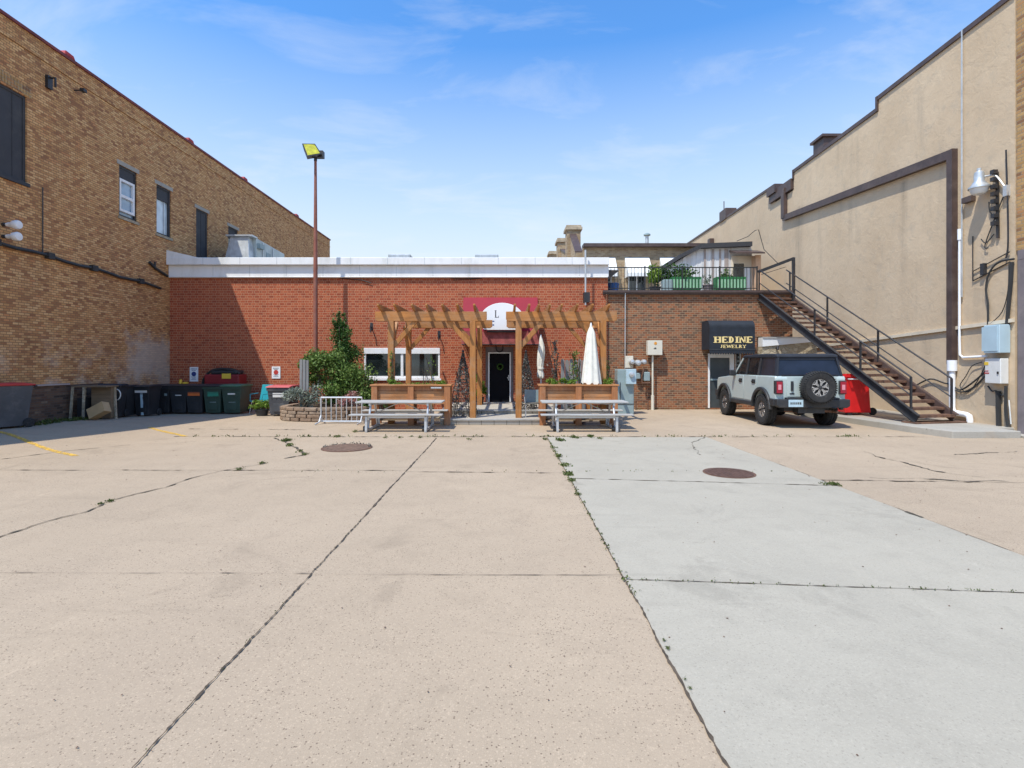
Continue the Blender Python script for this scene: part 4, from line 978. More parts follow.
def rail(a, b, zt0, posts, mat, mids):
    m = MB(O); m.tube([a+Vector((0,0,zt0)), b+Vector((0,0,zt0))], .024, 6); m.build('handrail', mat, sc_)
    for q in mids:
        m = MB(O); m.tube([a+Vector((0,0,zt0*q)), b+Vector((0,0,zt0*q))], .018, 6); m.build('mid_rail', mat, sc_)
    for t in posts:
        p = a.lerp(b, t); m = MB(O); m.bar(p, p+Vector((0,0,zt0)), .045, .045, up=(0,1,0)); m.build('post', mat, sc_)
rail(nb0.lerp(nt0,.03), nt0, .98, (.0,.26,.55,1.0), M['dark_metal'], (.5,))
rail(fb0.lerp(ft0,.01), ft0, 1.02, (.0,.36,.68,.97), M['dark_metal'], (.5,))
p = fb0.lerp(ft0, .94)
m = MB(O); m.bar((p.x,p.y,p.z-.1),(p.x,p.y,wz(257.5,p.y)),.09,.09,up=(0,1,0)); m.bar((wx(758,JY),JY-.02,wz(272,JY)),(p.x,p.y,wz(258.5,p.y)),.08,.11); m.bar((wx(760,JY),JY-.1,wz(275,JY)),(p.x-.3,p.y,wz(267,p.y)),.02,.02)
m.build('bracing', M['dark_metal'], sc_)
m = MB(O); m.bar((10.7,13.95,.18),(12.3,14.25,.18),.42,.06); m.build('base_plate', M['stair_brown'], sc_)
m = MB(O)
q0, q1 = nt0+Vector((0,.02,.0)), ft0; m.add([tuple(q0),tuple(q1),tuple(q1+Vector((0,1.0,0))),tuple(q0+Vector((0,1.0,0)))]+[tuple(v+Vector((0,0,.06))) for v in (q0,q1,q1+Vector((0,1.0,0)),q0+Vector((0,1.0,0)))], [(0,3,2,1),(4,5,6,7),(0,1,5,4),(1,2,6,5),(2,3,7,6),(3,0,4,7)])
m.build('landing', M['stair_brown'], sc_)

# electrical boxes on the stucco wall
def wallbox(name, label, cat, Y0, Y1, z0, z1, d, mat):
    t = thing(name, label, cat, (rxp((Y0+Y1)/2), (Y0+Y1)/2, z0)); m = MB(t.location)
    rprism(m, Y0, Y1, z0, z1, .01, d); o = m.build('housing', mat, t, bevel=.012); return t
Yb = lambda px, off=0: (12.6-13*K-off)/((px-CX)/F-K)
bx = wallbox('electric_box', 'upper pale blue electrical box on the stucco wall by the pilaster', 'electrical box', 13.1, Yb(985.5,.25), wz(353,13.3), wz(325,13.3), .30, M['util_blue'])
m = MB(bx.location); rprism(m, 13.15, 13.6, wz(351,13.3), wz(326.5,13.3), .30, .312); m.build('door_panel', M['util_blue'], bx)
bx = wallbox('electric_box', 'lower white electrical box with small warning labels on the stucco wall', 'electrical box', 13.15, Yb(985.5,.2), wz(383.5,13.3), wz(358.5,13.3), .22, M['util_white'])
m = MB(bx.location); rprism(m, 13.5, 13.62, 1.72, 1.80, .222, .226); m.build('warning_label', M['yellow_lbl'], bx)
m = MB(bx.location); rprism(m, 13.5, 13.6, 1.56, 1.58, .222, .226); rprism(m, 13.48, 13.62, 1.50, 1.53, .222, .226); m.build('warning_text', M['ink_red'], bx)
m = MB(bx.location); rprism(m, 13.2, 13.24, 1.5, 1.56, .22, .24); m.build('lock', M['dark_metal'], bx)
cb = thing('electric_cables', 'loose black cables hanging around the electrical boxes', 'cables', (12.5, 13.6, .2)); O = cb.location
def wpts(L, off=.06): 
    out = []
    for px, py in L: Y = Yb(px, off); out.append((rxp(Y, off), Y, wz(py, Y)))
    return out
def smoothp(P, n=4):
    P = [Vector(p) for p in P]; out = []
    for i in range(len(P)-1):
        a, b, c, d = P[max(i-1,0)], P[i], P[i+1], P[min(i+2,len(P)-1)]
        for k in range(n):
            t = k/n; out.append(.5*((2*b)+(c-a)*t+(2*a-5*b+4*c-d)*t*t+(3*b-a-3*c+d)*t**3))
    return out+[P[-1]]
for L, r_, mat in [([(1014,259),(1002,261),(994,266),(988,276),(986,290),(988,304),(988,324)],.025,'wire'),([(1012,262),(1011,280),(1009,300),(1007,324)],.045,'wire'),
    ([(1009,262),(1008,290),(1002,312),(990,324)],.012,'wire'),([(1006,150),(1007,180),(1008,215),(1008,245),(1006,258)],.02,'dark_metal'),
    ([(985,372),(972,383),(960,390),(952,385),(944,383),(930,379),(915,386)],.022,'wire'),([(985,376),(974,387),(962,392),(950,388)],.022,'wire'),([(982,362),(972,366),(966,376),(960,386),(968,392),(978,380),(985,366)],.012,'wire'),
    ([(988,386),(992,391),(996,391),(1003,396)],.02,'wire'),([(998,391),(999,426)],.06,'wire'),([(1006,386),(1006,410),(1008,426)],.04,'wire'),([(1009,400),(1011,424)],.015,'util_white')]:
    m = MB(O); m.tube(smoothp(wpts(L)), r_, 6); m.build('cable', M[mat], cb, smooth=True)
# wall lamp
wl = thing('wall_lamp', 'silver barn style lamp on a curved arm on the stucco wall', 'lamp', (12.4, 13.74, 6.2)); O = wl.location
lx, ly, lz = 12.385, 13.74, 6.50
m = MB(O); m.lathe([(0,-.02),(.10,-.02),(.23,-.16),(.235,-.20),(.11,.0),(.115,.10),(.10,.22),(.05,.26),(.05,.33),(0,.33)], c=(lx,ly,lz+.04), n=20); m.build('lamp_head', M['galv'], wl, smooth=True)
m = MB(O); m.lathe([(0,-.34),(.12,-.34),(.17,-.30),(.215,-.155),(0,-.15)], c=(lx,ly,lz+.03), n=20); m.build('lens', M['lens'], wl, smooth=True)
e = wpts([(1007,190)], .05)[0]
m = MB(O); m.tube(smoothp([(lx,ly,lz+.12),(lx+.1,ly-.15,lz+.12),(lx+.15,ly-.32,lz+.05),e]), .022, 8); m.box(e[0]-.05,e[1]-.04,e[2]-.15,e[0]+.1,e[1]+.06,e[2]+.12); m.build('arm', M['alu'], wl, smooth=True)
il = thing('insulator_rack', 'dark insulator rack with wires beside the wall lamp', 'cable bracket', (12.6,13.5,5)); O = il.location
m = MB(O); P = wpts([(997,172),(998,238)], .04); m.bar(P[0], P[1], .05, .05)
for i in range(8): p = Vector(P[0]).lerp(Vector(P[1]), i/9); m.box(p.x-.14, p.y-.05, p.z-.05, p.x-.02, p.y+.05, p.z+.05)
m.build('rack', M['dark_metal'], il)
for L in ([(1006,190),(996,215),(985,245),(988,248)],[(989,202),(990,212),(997,220)],[(981,239),(986,243),(994,234)]):
    m = MB(O); m.tube(smoothp(wpts(L, .05)), .014, 5); m.build('cable', M['wire'], il)

# ================================================================== UTILITY ITEMS ON THE MIXED BRICK WALL
ut = thing('utility_cabinet', 'tall grey green electric cabinet beside the right planter', 'utility cabinet', (wx(626,18), 18, 0)); O = ut.location
x0, x1 = wx(619,18), wx(634,18); m = MB(O); m.box(x0-.05, 18, 0, x1, 18.5, wz(369.5,18)); m.build('cabinet', M['util_grey'], ut, bevel=.02)
m = MB(O); m.box(wx(626,17.9), 17.85, wz(384,18), wx(636,17.9), 17.998, wz(369,18)); b = m.build('meter_box', M['util_blue'], ut, bevel=.01)
m = MB(O); m.lathe([(0,0),(.09,0),(.085,-.08),(0,-.1)], c=(wx(631.5,17.85),17.85,wz(374.5,17.85)), axis='y', n=16); m.build('meter', M['alu'], ut, smooth=True)
m = MB(O); m.box(x0-.05, 17.985, .35, x1, 17.998, .37); m.box(x0+.03, 17.985, .4, x0+.05, 17.998, 1.1); m.build('seam', M['dark_metal'], ut)
gm = thing('gas_meter', 'grey gas meters and pipes fixed on the brick wall', 'gas meter', (wx(642,JY), JY, 0)); O = gm.location; Y = JY-.25
m = MB(O); m.box(wx(626,Y), Y+.1, wz(368,Y), wx(634,Y), Y+.245, wz(356,Y)); m.build('meter_box', M['util_cream'], gm, bevel=.01)
m = MB(O)
for px, py, r_ in ((632,362,.11),(638,363,.12),(644,362,.1)): m.lathe([(0,.1),(r_,.1),(r_,-.04),(r_*.7,-.1),(0,-.12)], c=(wx(px,Y),Y,wz(py,Y)), axis='y', n=14)
m.build('meter', M['alu'], gm, smooth=True)
m = MB(O); m.box(wx(644,Y), Y-.02, wz(381,Y), wx(650,Y), Y+.2, wz(372,Y)); m.box(wx(636,Y), Y+.05, wz(379,Y), wx(641,Y), Y+.2, wz(373,Y)); m.build('regulator', M['util_grey'], gm, bevel=.02)
m = MB(O); m.tube([(wx(644,Y),Y,wz(368,Y)),(wx(642,Y),Y,wz(376,Y)),(wx(642,Y),Y,wz(383,Y)),(wx(650,Y),Y,wz(383,Y))], .03, 6); m.build('pipe', M['stair_brown'], gm); m = MB(O); m.tube([(wx(636,Y),Y,0),(wx(636,Y),Y,.35),(wx(648,Y),Y,.35),(wx(648,Y),Y,0)], .03, 6); m.build('pipe', M['stair_brown'], gm)
m = MB(O); m.tube([(wx(625,JY-.1),JY-.1,wz(370,JY)),(wx(625.3,JY-.1),JY-.1,JT+.1)], .02, 6); m.build('conduit', M['galv'], gm)
pb_ = thing('panel_box', 'white control box on a white post against the brick wall', 'electrical box', (wx(655,19.6), 19.6, 0)); O = pb_.location
m = MB(O); m.box(wx(648,19.6), 19.6, wz(355,19.6), wx(662.5,19.6), 19.85, wz(340.5,19.6)); m.build('box', M['util_cream'], pb_, bevel=.01)
m = MB(O); x = wx(653,19.7); m.tube([(x,19.75,0),(x,19.75,wz(355,19.6))], .035, 8); m.tube([(x,19.75,0),(x,19.75,.55)], .06, 8); m.build('post', M['util_cream'], pb_)
m = MB(O); m.lathe([(0,0),(.055,0),(.055,-.006),(0,-.006)], c=(wx(655.5,19.6),19.598,wz(343.3,19.6)), axis='y', n=12); m.build('round_label', M['ink_orange'], pb_)
m = MB(O); x = wx(655,19.6); z = wz(348.5,19.6); m.box(x-.05,19.59,z-.01,x+.05,19.598,z+.01); m.box(x-.02,19.59,z+.015,x+.04,19.598,z+.035); m.build('small_text', M['ink'], pb_)
mp = thing('riser_pipe', 'silver riser pipe on the red brick where the two buildings meet', 'pipe', (wx(586.5,FY), FY-.1, 4)); O = mp.location
x = wx(586.3,19.3); m = MB(O); m.tube([(x,19.5,wz(305,19.5)),(x,19.5,wz(250,19.5))], .035, 8); m.build('pipe', M['galv'], mp); m = MB(O); m.box(x-.06,19.45,wz(302,19.4),x+.16,19.75,wz(292,19.4)); m.build('junction_box', M['dark_metal'], mp)

# ================================================================== LIGHT POLE
lp = thing('light_pole', 'tall rust red light pole rising from the shrub bed', 'street lamp', (wx(315.5,19), 19, 0)); O = lp.location; x = wx(315.5,19)
zt = wz(157,19); m = MB(O); m.tube([(x,19,0),(x+.0,19,5.0),(x+.0,19,zt)], [.085,.075,.045], 12); m.build('pole', M['rust_pole'], lp, smooth=True)
m = MB(O); m.lathe([(.0,0),(.14,0),(.14,.04),(.09,.06),(0,.06)], c=(x,19,0), n=12); m.build('base', M['galv'], lp)
m = MB(O); zc = wz(150,19)
P = [at(302,143.5,18.75), at(315,143.7,19.05), at(321.5,154,18.9), at(307,156.5,18.5)]
P = [Vector(p) for p in P]; nrm = (P[1]-P[0]).cross(P[3]-P[0]).normalized()
if nrm.y > 0: nrm = -nrm
back = [p - nrm*.22 for p in P]; c0 = sum(P, Vector())/4
m.add(P+[b.lerp(sum(back, Vector())/4, .3) for b in back], [(0,1,2,3),(7,6,5,4),(0,4,5,1),(1,5,6,2),(2,6,7,3),(3,7,4,0)])
m.tube([(x,19,zt-.15),(x,19,zt+.1),(x+.1,19.05,zt+.14)], .06, 8); m.box(x-.02,18.95,zt-.02,x+.28,19.15,zt+.22)
m.build('floodlight', M['dark_metal'], lp)
m = MB(O); Q = [c0+(p-c0)*.84+nrm*.006 for p in P]; m.add(Q+[q-nrm*.004 for q in Q], [(0,1,2,3),(7,6,5,4),(0,4,5,1),(1,5,6,2),(2,6,7,3),(3,7,4,0)]); m.build('lens', M['lens_yellow'], lp)

# ================================================================== PERGOLAS
def pergola(label, fx0, fx1, rx0, rx1, posts, rafters, tips, lfz):
    p = thing('pergola', label, 'pergola', ((fx0+fx1)/2, 17, 0), 0, 'stained wooden pergolas either side of the door'); O = p.location
    Y1, Y2 = 15.4, 18.5; zb, zt = wz(321.3,Y1), wz(311.8,Y1)
    for (a, b, Y) in ((fx0, fx1, Y1), (rx0, rx1, Y2)):
        m = MB(O)
        m.prism([(a,zb+.05),(a+.06,zb),(b-.06,zb),(b,zb+.05),(b,zt),(a,zt)], Y-.09, Y-.045, 'y'); m.build('beam', M['cedar_x'], p, bevel=.006)
        m = MB(O); m.prism([(a+.02,zb+.05),(a+.08,zb),(b-.08,zb),(b-.02,zb+.05),(b-.02,zt-.003),(a+.02,zt-.003)], Y+.045, Y+.09, 'y'); m.build('beam', M['cedar_x'], p, bevel=.006)
    for (x, Y, z0) in posts:
        m = MB(O); m.box(x-.09 if Y < 17 else x-.08, Y-.085 if 0 else Y-.044, z0, x+.09 if Y < 17 else x+.08, Y+.044, zt-.01); 
        m.box(x-.085, Y-.1, z0, x+.085, Y-.0455, zb-.002); m.box(x-.085, Y+.0455, z0, x+.085, Y+.1, zb-.002)
        m.build('post', M['cedar_z'], p, bevel=.006)
        for sgn in ((1,) if x < fx0+1 else (-1,)) if 1 else (1,-1):
            m = MB(O); m.bar((x+sgn*.07,Y,zb-.72),(x+sgn*.72,Y,zb+.02),.085,.13,up=(0,0,1)); m.build('brace', M['cedar_z'], p, bevel=.005)
        s2 = 1 if Y < 17 else -1
        m = MB(O); m.bar((x,Y+s2*.1,zb-.72),(x,Y+s2*.75,zb+.0),.085,.13); m.build('brace', M['cedar_z'], p, bevel=.005)
    for x in rafters:
        m = MB(O); ya, yb = 14.82, 19.05; h = .17; z = zt+.003
        m.prism([(ya,z+h),(ya,z+h-.05),(ya+.16,z+.07),(ya+.3,z+.02),(ya+.42,z),(yb-.42,z),(yb-.3,z+.02),(yb-.16,z+.07),(yb,z+h-.05),(yb,z+h)], x-.03, x+.03, 'x'); m.build('rafter', M['cedar_y'], p, bevel=.004)
        
    return p
pergola('left wooden pergola with beams ending over the picnic table', -3.82, -.56, -3.52, -.48, [(-3.36,15.4,0),(-.97,15.4,.165),(-3.43,18.5,0),(-.93,18.5,.29)],
        [-3.62,-3.16,-2.66,-2.25,-1.80,-1.38,-.90], None, None)
pergola('right wooden pergola with the big white umbrella beneath', .0, 3.24, .02, 3.3, [(.37,15.4,.165),(2.84,15.4,0),(.42,18.5,.29),(2.95,18.5,0)],
        [.25,.66,.93,1.24,1.58,2.02,2.45,2.92], None, None)

# planters behind the tables
def planter(label, x0, x1, seed):
    p = thing('wooden_planter', label, 'planter', ((x0+x1)/2, 15.1, 0), 0, 'tall wooden planters behind the picnic tables')
    w = (x1-x0)/2; h = 1.15; ya, yb = -.17, .33
    for i, x in enumerate((-w+.09, 0, w-.09)):
        m = MB(); m.box(x-.085, ya-.035, 0, x+.085, ya+.05, h-.03); m.build('leg', M['cedar_red'], p, bevel=.006)
        m = MB(); m.box(x-.085, yb-.05, 0, x+.085, yb+.035, h-.03); m.build('leg', M['cedar_red'], p, bevel=.006)
    for k, (za, zb_) in enumerate(((.60,.79),(.80,.97))):
        m = MB(); m.box(-w+.03, ya+.051, za, w-.03, ya+.085, zb_); m.box(-w+.03, yb-.085, za, w-.03, yb-.051, zb_); m.box(-w+.03, ya+.086, za, -w+.06, yb-.086, zb_); m.box(w-.06, ya+.086, za, w-.03, yb-.086, zb_)
        m.build('side_board', M['cedar_board'], p, bevel=.004)
    m = MB(); m.box(-w+.03, ya+.06, .98, w-.03, ya+.08, 1.12); m.build('side_board', M['cedar_red'], p)
    m = MB(); m.box(-w-.03, ya-.05, h-.03, w+.03, ya+.1, h+.01); m.box(-w-.03, yb-.1, h-.03, w+.03, yb+.05, h+.01); m.box(-w-.03,ya+.1,h-.03,-w+.1,yb-.1,h+.01); m.box(w-.1,ya+.1,h-.03,w+.03,yb-.1,h+.01); m.build('top_rail', M['cedar_board'], p, bevel=.004)
    m = MB(); m.box(-w+.061, ya+.086, .62, w-.061, yb-.086, 1.03); m.build('soil', M['soil'], p)
    m = MB(); m.box(-w+.2, ya+.12, .12, w-.2, yb-.1, .16); m.box(-w+.2, ya+.12, .12, -w+.24, yb-.1, .6); m.build('shelf', M['old_board'], p)
    return p, w
pL, wL = planter('left wooden planter with horizontal boards behind the left picnic table', -3.83, -1.58, 1)
pR, wR = planter('right wooden planter with horizontal boards behind the right picnic table', .95, 3.18, 2)
m = MB(); m.box(wL-.55, -.215, 1.05, wL-.25, -.206, 1.09); m.build('nameplate', M['galv'], pL)
def bushes(parent, spots, seed, mat):
    r = random.Random(seed)
    for (x, y, z, rx_, ry_, rz_, n, s) in spots:
        m = MB(); m.leaves((x,y,z),(rx_,ry_,rz_), n, s, r.randrange(999)); m.build('plant', mat, parent)
bushes(pL, [(-.55,.12,1.18,.35,.15,.13,260,.06),(.15,.1,1.16,.4,.15,.08,180,.05),(.75,.1,1.17,.35,.15,.10,200,.06)], 4, M['leaf_bright'])
bushes(pR, [(-.75,.1,1.2,.22,.15,.13,160,.07),(-.25,.1,1.22,.3,.15,.16,320,.07),(.85,.1,1.22,.22,.15,.16,200,.06)], 5, M['leaf_bright'])
# climbing plants
def climber(name, label, cat, x, Y, z0, z1, rx_, n, s, mat, seed, stems=4, stemmat='stem', yr=.15):
    t = thing(name, label, cat, (x, Y, z0)); r = random.Random(seed)
    m = MB()
    for i in range(stems):
        a = r.uniform(-rx_*.4, rx_*.4); m.tube(smoothp([(a,0,0),(a+r.uniform(-rx_,rx_)*.5,r.uniform(-yr,yr),(z1-z0)*.4),(a+r.uniform(-rx_,rx_)*.7,r.uniform(-yr,yr),(z1-z0)*r.uniform(.7,1))]), .012, 5)
    m.build('stem', M[stemmat], t)
    m = MB()
    for i in range(n):
        h = r.random(); w = rx_*(.5+.5*math.sin(3.1*min(1, h*.8+.25)))*(.6+.4*math.sin(h*17+seed)); m.leaf(Vector((r.gauss(0, w*.5), r.gauss(0, yr), h*(z1-z0)+r.uniform(-.05,.05))), s*r.uniform(.6,1.3), r)
    m.build('foliage', mat, t); return t
climber('climbing_vine', 'sparse vine climbing the front left pergola post', 'vine', -3.34, 15.27, 1.1, 2.1, .12, 170, .07, M['leaf'], 6, yr=.05)
climber('shrub', 'thin leafy shrub growing behind the left planter', 'shrub', -2.25, 15.9, 0, 2.0, .38, 150, .08, M['leaf_bright'], 7, yr=.1)
climber('shrub', 'dark spiky shrub against the wall left of the right planter', 'shrub', wx(555,17.5), 17.5, 0, 2.5, .28, 520, .09, M['leaf_dry'], 8)
climber('shrub', 'tall green shrub in front of the grey fence boards', 'shrub', wx(575,16.6), 16.6, 0, 2.15, .32, 700, .08, M['leaf'], 9)
climber('shrub', 'wispy shrub between the big umbrella and the utility cabinet', 'shrub', wx(606,16.4), 16.4, 0, 1.8, .28, 420, .07, M['leaf'], 10)
# grey fence boards behind right planter
fb = thing('fence_panel', 'short weathered grey picket panel behind the right planter', 'fence', (wx(572,17.3), 17.3, 0)); O = fb.location
for i in range(6):
    x = wx(561,17.3)+i*.14; m = MB(O); h = wz(359+(i%2)*.8, 17.3); m.prism([(x,0),(x+.12,0),(x+.12,h-.05),(x+.09,h),(x+.03,h),(x,h-.05)], 17.3, 17.33, 'y'); m.build('picket', M['grey_wood'], fb)
m = MB(O); m.box(wx(561,17.3), 17.33, 1.2, wx(561,17.3)+.82, 17.37, 1.3); m.build('cross_rail', M['grey_wood'], fb)
# umbrellas
def umbrella(label, px, Y, pt, pb_, w, seed, tie=False):
    x = wx(px, Y); zt, zb_ = wz(pt, Y), wz(pb_, Y); t = thing('patio_umbrella', label, 'umbrella', (x, Y, 0), 0, 'folded white patio umbrellas')
    m = MB(); m.tube([(0,0,0),(0,0,zt+.03)], .025, 8); m.build('pole', M['alu'], t)
    m = MB(); m.lathe([(0,0),(.28,0),(.26,.06),(.05,.09),(.05,.3),(0,.3)], n=20); m.build('base', M['pavebrown'], t)
    r = random.Random(seed); n = 36; rings = []
    H = zt-zb_; L_ = [0,.02,.06,.12,.25,.4,.55,.7,.82,.92,1.0]
    for h in L_:
        if tie: pr = w*(.25+.55*min(1,h*3)) if h < .5 else w*(.8-.3*math.exp(-((h-.78)/.06)**2)-.1*h)
        else: pr = w*(.10+.22*min(1,h*9)+.68*h)
        ring = []
        for k in range(n):
            a = 2*math.pi*k/n; f = 1-.20*(.5+.5*math.cos(8*a+h*(5 if tie else 1.2)+seed))*min(1,h*5)+.05*math.sin(3*a+seed)
            ring.append((pr*f*math.cos(a)+(.02*math.sin(h*6) if tie else .0), pr*f*.8*math.sin(a), zt-H*h+(.05*math.cos(8*a) if h==1 else 0)))
        rings.append(ring)
    m = MB(); vs = [v for rg in rings for v in rg]
    m.add(vs, [(i*n+k, i*n+(k+1)%n, (i+1)*n+(k+1)%n, (i+1)*n+k) for i in range(len(L_)-1) for k in range(n)]+[tuple(range(n)), tuple((len(L_)-1)*n+k for k in range(n))])
    m.build('canopy', M['canvas'], t, smooth=True, sharp=60)
    m = MB(); m.lathe([(0,zt),(.035,zt),(.02,zt+.08),(0,zt+.1)], n=10); m.build('finial', M['white_metal'], t)
    if tie:
        m = MB(); zz = zt-H*.78; m.lathe([(w*.52,zz-.03),(w*.6,zz-.03),(w*.6,zz+.03),(w*.52,zz+.03)], n=20); m.build('tie_strap', M['canvas'], t)
umbrella('large folded white umbrella over the right planter', 591, 15.16, 326, 384, .30, 3)
umbrella('small folded white umbrella tied near its hem beside the awning', 541, 17.2, 337.5, 377, .17, 5, tie=True)

# obelisk trellises
def obelisk(label, px, Y, zt, z0, w, seed, leafn):
    x = wx(px, Y); t = thing('plant_trellis', label, 'trellis', (x, Y, z0), 0, 'dark wire obelisk trellises by the door'); H = zt-z0
    m = MB()
    for k in range(6):
        a = k*math.pi/3; m.tube([(w*math.cos(a), w*math.sin(a), 0), (.02*math.cos(a), .02*math.sin(a), H)], .012, 5)
    for j in range(1, 7):
        q = w*(1-j/7.5); m.tube([(q*math.cos(a), q*math.sin(a), H*j/7.5) for a in [i*math.pi/8 for i in range(17)]], .009, 4)
    m.lathe([(0,H),(.04,H+.03),(.04,H+.07),(0,H+.1)], n=8)
    m.build('wire_frame', M['dark_metal'], t)
    m = MB(); r = random.Random(seed)
    for i in range(leafn):
        h = r.random()**1.2; q = w*(1-h)*r.uniform(.5,1.15)+.02; a = r.uniform(0,6.28); m.leaf(Vector((q*math.cos(a), q*math.sin(a), h*H)), .06*r.uniform(.6,1.5), r)
    m.build('dry_vine', M['leaf_dry'], t)
obelisk('dark wire obelisk trellis right of the black door', 526, 17.0, wz(353,17), .29, .36, 3, 2400)
obelisk('dark wire obelisk trellis left of the door behind the planter', 463, 15.9, wz(353,15.9), .165, .46, 4, 2000)
potplant('potted_plant', 'green potted plant left of the black door', wx(480,18.9), 18.9, .29, .15, .25, M['dark_metal'], M['leaf_bright'], (.25,.2,.42), 260, .11, 21)
ch = thing('patio_chair', 'grey mesh chair beside the right pergola post', 'chair', (wx(533,15.6), 15.6, .165))
m = MB(); m.box(-.24,-.22,.40,.24,.22,.43); m.build('seat', M['leaf_dry'], ch)
m = MB(); m.box(-.24,.2,.43,.24,.23,.80); m.build('backrest', M['util_grey'], ch)
for sx in (-1,1):
    for sy_ in (-1,1): m = MB(); m.tube([(sx*.22,sy_*.2,0),(sx*.22,sy_*.2,.42)], .012, 6); m.build('leg', M['alu'], ch)
    m = MB(); m.tube([(sx*.24,-.2,.42),(sx*.26,-.2,.6),(sx*.26,.2,.62)], .012, 6); m.build('armrest', M['alu'], ch)

# ================================================================== PICNIC TABLES
def picnic(label, x, Y):
    t = thing('picnic_table', label, 'picnic table', (x, Y, 0), 0, 'grey picnic tables in front of the planters')
    for k in range(3):
        y = -.36+k*.245; m = MB(); m.box(-1.14, y, .715, 1.14, y+.235, .755); m.build('top_plank', M['plank'], t, bevel=.008)
    for s in (-1, 1):
        m = MB(); yc = s*.63
        m.box(-1.19, yc-.13, .425, 1.19, yc+.13, .46); m.build('bench', M['plank'], t, bevel=.008)
        m = MB(); m.box(-.80, yc-.03, .36, .80, yc+.03, .422); m.build('bench_rail', M['alu'], t)
    for s in (-1, 1):
        X = s*.76
        m = MB(); m.bar((X,-.66,.39),(X,.66,.39),.05,.06); m.bar((X,-.34,.685),(X,.34,.685),.05,.06); m.build('cross_bar', M['alu'], t)
        for q in (-1, 1):
            m = MB(); m.bar((X,q*.66,.40),(X,q*.68,.0),.06,.05,up=(0,1,0)); m.build('leg', M['alu'], t)
            m = MB(); m.tube([(X,q*.22,.68),(X,q*.50,.08)], .03, 8); m.build('leg', M['alu'], t)
        m = MB(); m.bar((X,-.72,.05),(X,.72,.05),.05,.05); m.build('foot_bar', M['alu'], t)
        m = MB(); m.tube([(X,0,.66),(s*.2,0,.70)], .014, 6); m.tube([(X-s*.02,0,.40),(s*.1,0,.69)], .014, 6); m.build('brace', M['alu'], t)
        m = MB(); m.lathe([(0,-.03),(.07,-.03),(.07,.03),(0,.03)], c=(X-.07,-.55,.08), axis='x', n=14); m.build('wheel', M['bin_black'], t)
    return t
pt1 = picnic('left grey picnic table with attached benches under the left pergola', -2.82, 14.12)
pt2 = copy_tree(pt1); pt2.location = (2.08, 14.12, 0); pt2['label'] = 'right grey picnic table with attached benches next to the cabinet'

# bike rack
br = thing('bike_rack', 'silver barrier style bike rack beside the stone flower bed', 'bike rack', (wx(343,15.3), 15.3, 0)); O = br.location
x0, x1 = wx(321,15.3), wx(362,15.3); zt = wz(397.5,15.3)
m = MB(O); m.tube([(x0,15.3,zt),(x1,15.3,zt)], .025, 8); m.build('top_rail', M['alu'], br)
m = MB(O); m.tube([(x0,15.3,.07),(x1,15.3,.07)], .025, 8); m.build('bottom_rail', M['alu'], br)
for i in range(9): x = x0+(x1-x0)*i/8; m = MB(O); m.tube([(x,15.3,.07),(x,15.3,zt)], .017 if i not in (0,8) else .025, 6); m.build('bar', M['alu'], br)
for x in (x0, x1): m = MB(O); m.tube([(x-.05,14.95,.02),(x,15.12,.06),(x,15.3,.25),(x,15.48,.06),(x,15.62,.02)], .022, 6); m.build('foot', M['alu'], br)

# stone ring bed
sbed = thing('stone_flower_bed', 'low curved block flower bed around the shrubs', 'flower bed', (-5.6, 16.9, 0)); O = sbed.location
path = []
for i in range(60):
    a = math.pi*(1.5) - i/59*math.pi*1.0
    path.append((-6.1+.95*math.cos(a), 17.2+1.25*math.sin(a)))
path = [(-4.2,16.35),(-4.9,16.0),(-5.6,15.85),(-6.2,15.9),(-6.75,16.15),(-7.0,16.55),(-7.02,17.1),(-6.95,17.7),(-6.9,18.3),(-6.85,19.0)]
P = smoothp([(a, b, 0) for a, b in path], 6)
rb_ = random.Random(9); k = 0
for row in range(4):
    acc = .15*(row % 2); i = 0; m_a, m_b = MB(O), MB(O)
    seg = 0
    for i in range(len(P)-1):
        pass
    # walk along the path laying blocks
    cum = [0]
    for i in range(len(P)-1): cum.append(cum[-1]+(P[i+1]-P[i]).length)
    def pos(s):
        for i in range(len(P)-1):
            if cum[i+1] >= s: return P[i].lerp(P[i+1], (s-cum[i])/(cum[i+1]-cum[i]))
        return P[-1]
    s = acc
    while s < cum[-1]-.3:
        L_ = rb_.uniform(.30, .42); a, b = pos(s+.008), pos(s+L_-.008)
        mm = MB(O); z = .01+row*.105
        j = Vector((rb_.uniform(-.012,.012), rb_.uniform(-.012,.012), z+.048))
        mm.bar(a+j, b+j, .22, .098); s += L_
        mm.build('stone_block', M['wall_block'] if rb_.random() < .5 else M['wall_block_b'], sbed, bevel=.02, seg=2)
m = MB(O); m.prism([(p.x*1.0+.06, p.y+.05) for p in P]+[(-4.2,19.3)], .0, .37, 'z'); m.build('soil', M['soil'], sbed)
def shrub(label, c, blobs, n, size, mat, base, seed, name='shrub', stems=8):
    t = thing(name, label, 'shrub', (c[0], c[1], base)); r = random.Random(seed)
    m = MB()
    for i in range(stems):
        b = r.choice(blobs); e = (b[0]+r.uniform(-1,1)*b[3]*.4, b[1]+r.uniform(-1,1)*b[4]*.4, b[2]+b[5]*.5)
        m.tube(smoothp([(r.uniform(-.1,.1),r.uniform(-.1,.1),0),(e[0]*.5,e[1]*.5,e[2]*.45),e]), [.02]*9 if 0 else .014, 5)
    m.build('stem', M['stem'], t)
    m = MB(); tot = sum(b[6] for b in blobs)
    for i, b in enumerate(blobs): m.leaves(b[:3], b[3:6], int(n*b[6]/tot), size, seed*31+i, lumps=9, zmin=.02)
    m.build('foliage', mat, t); return t
bz = .37
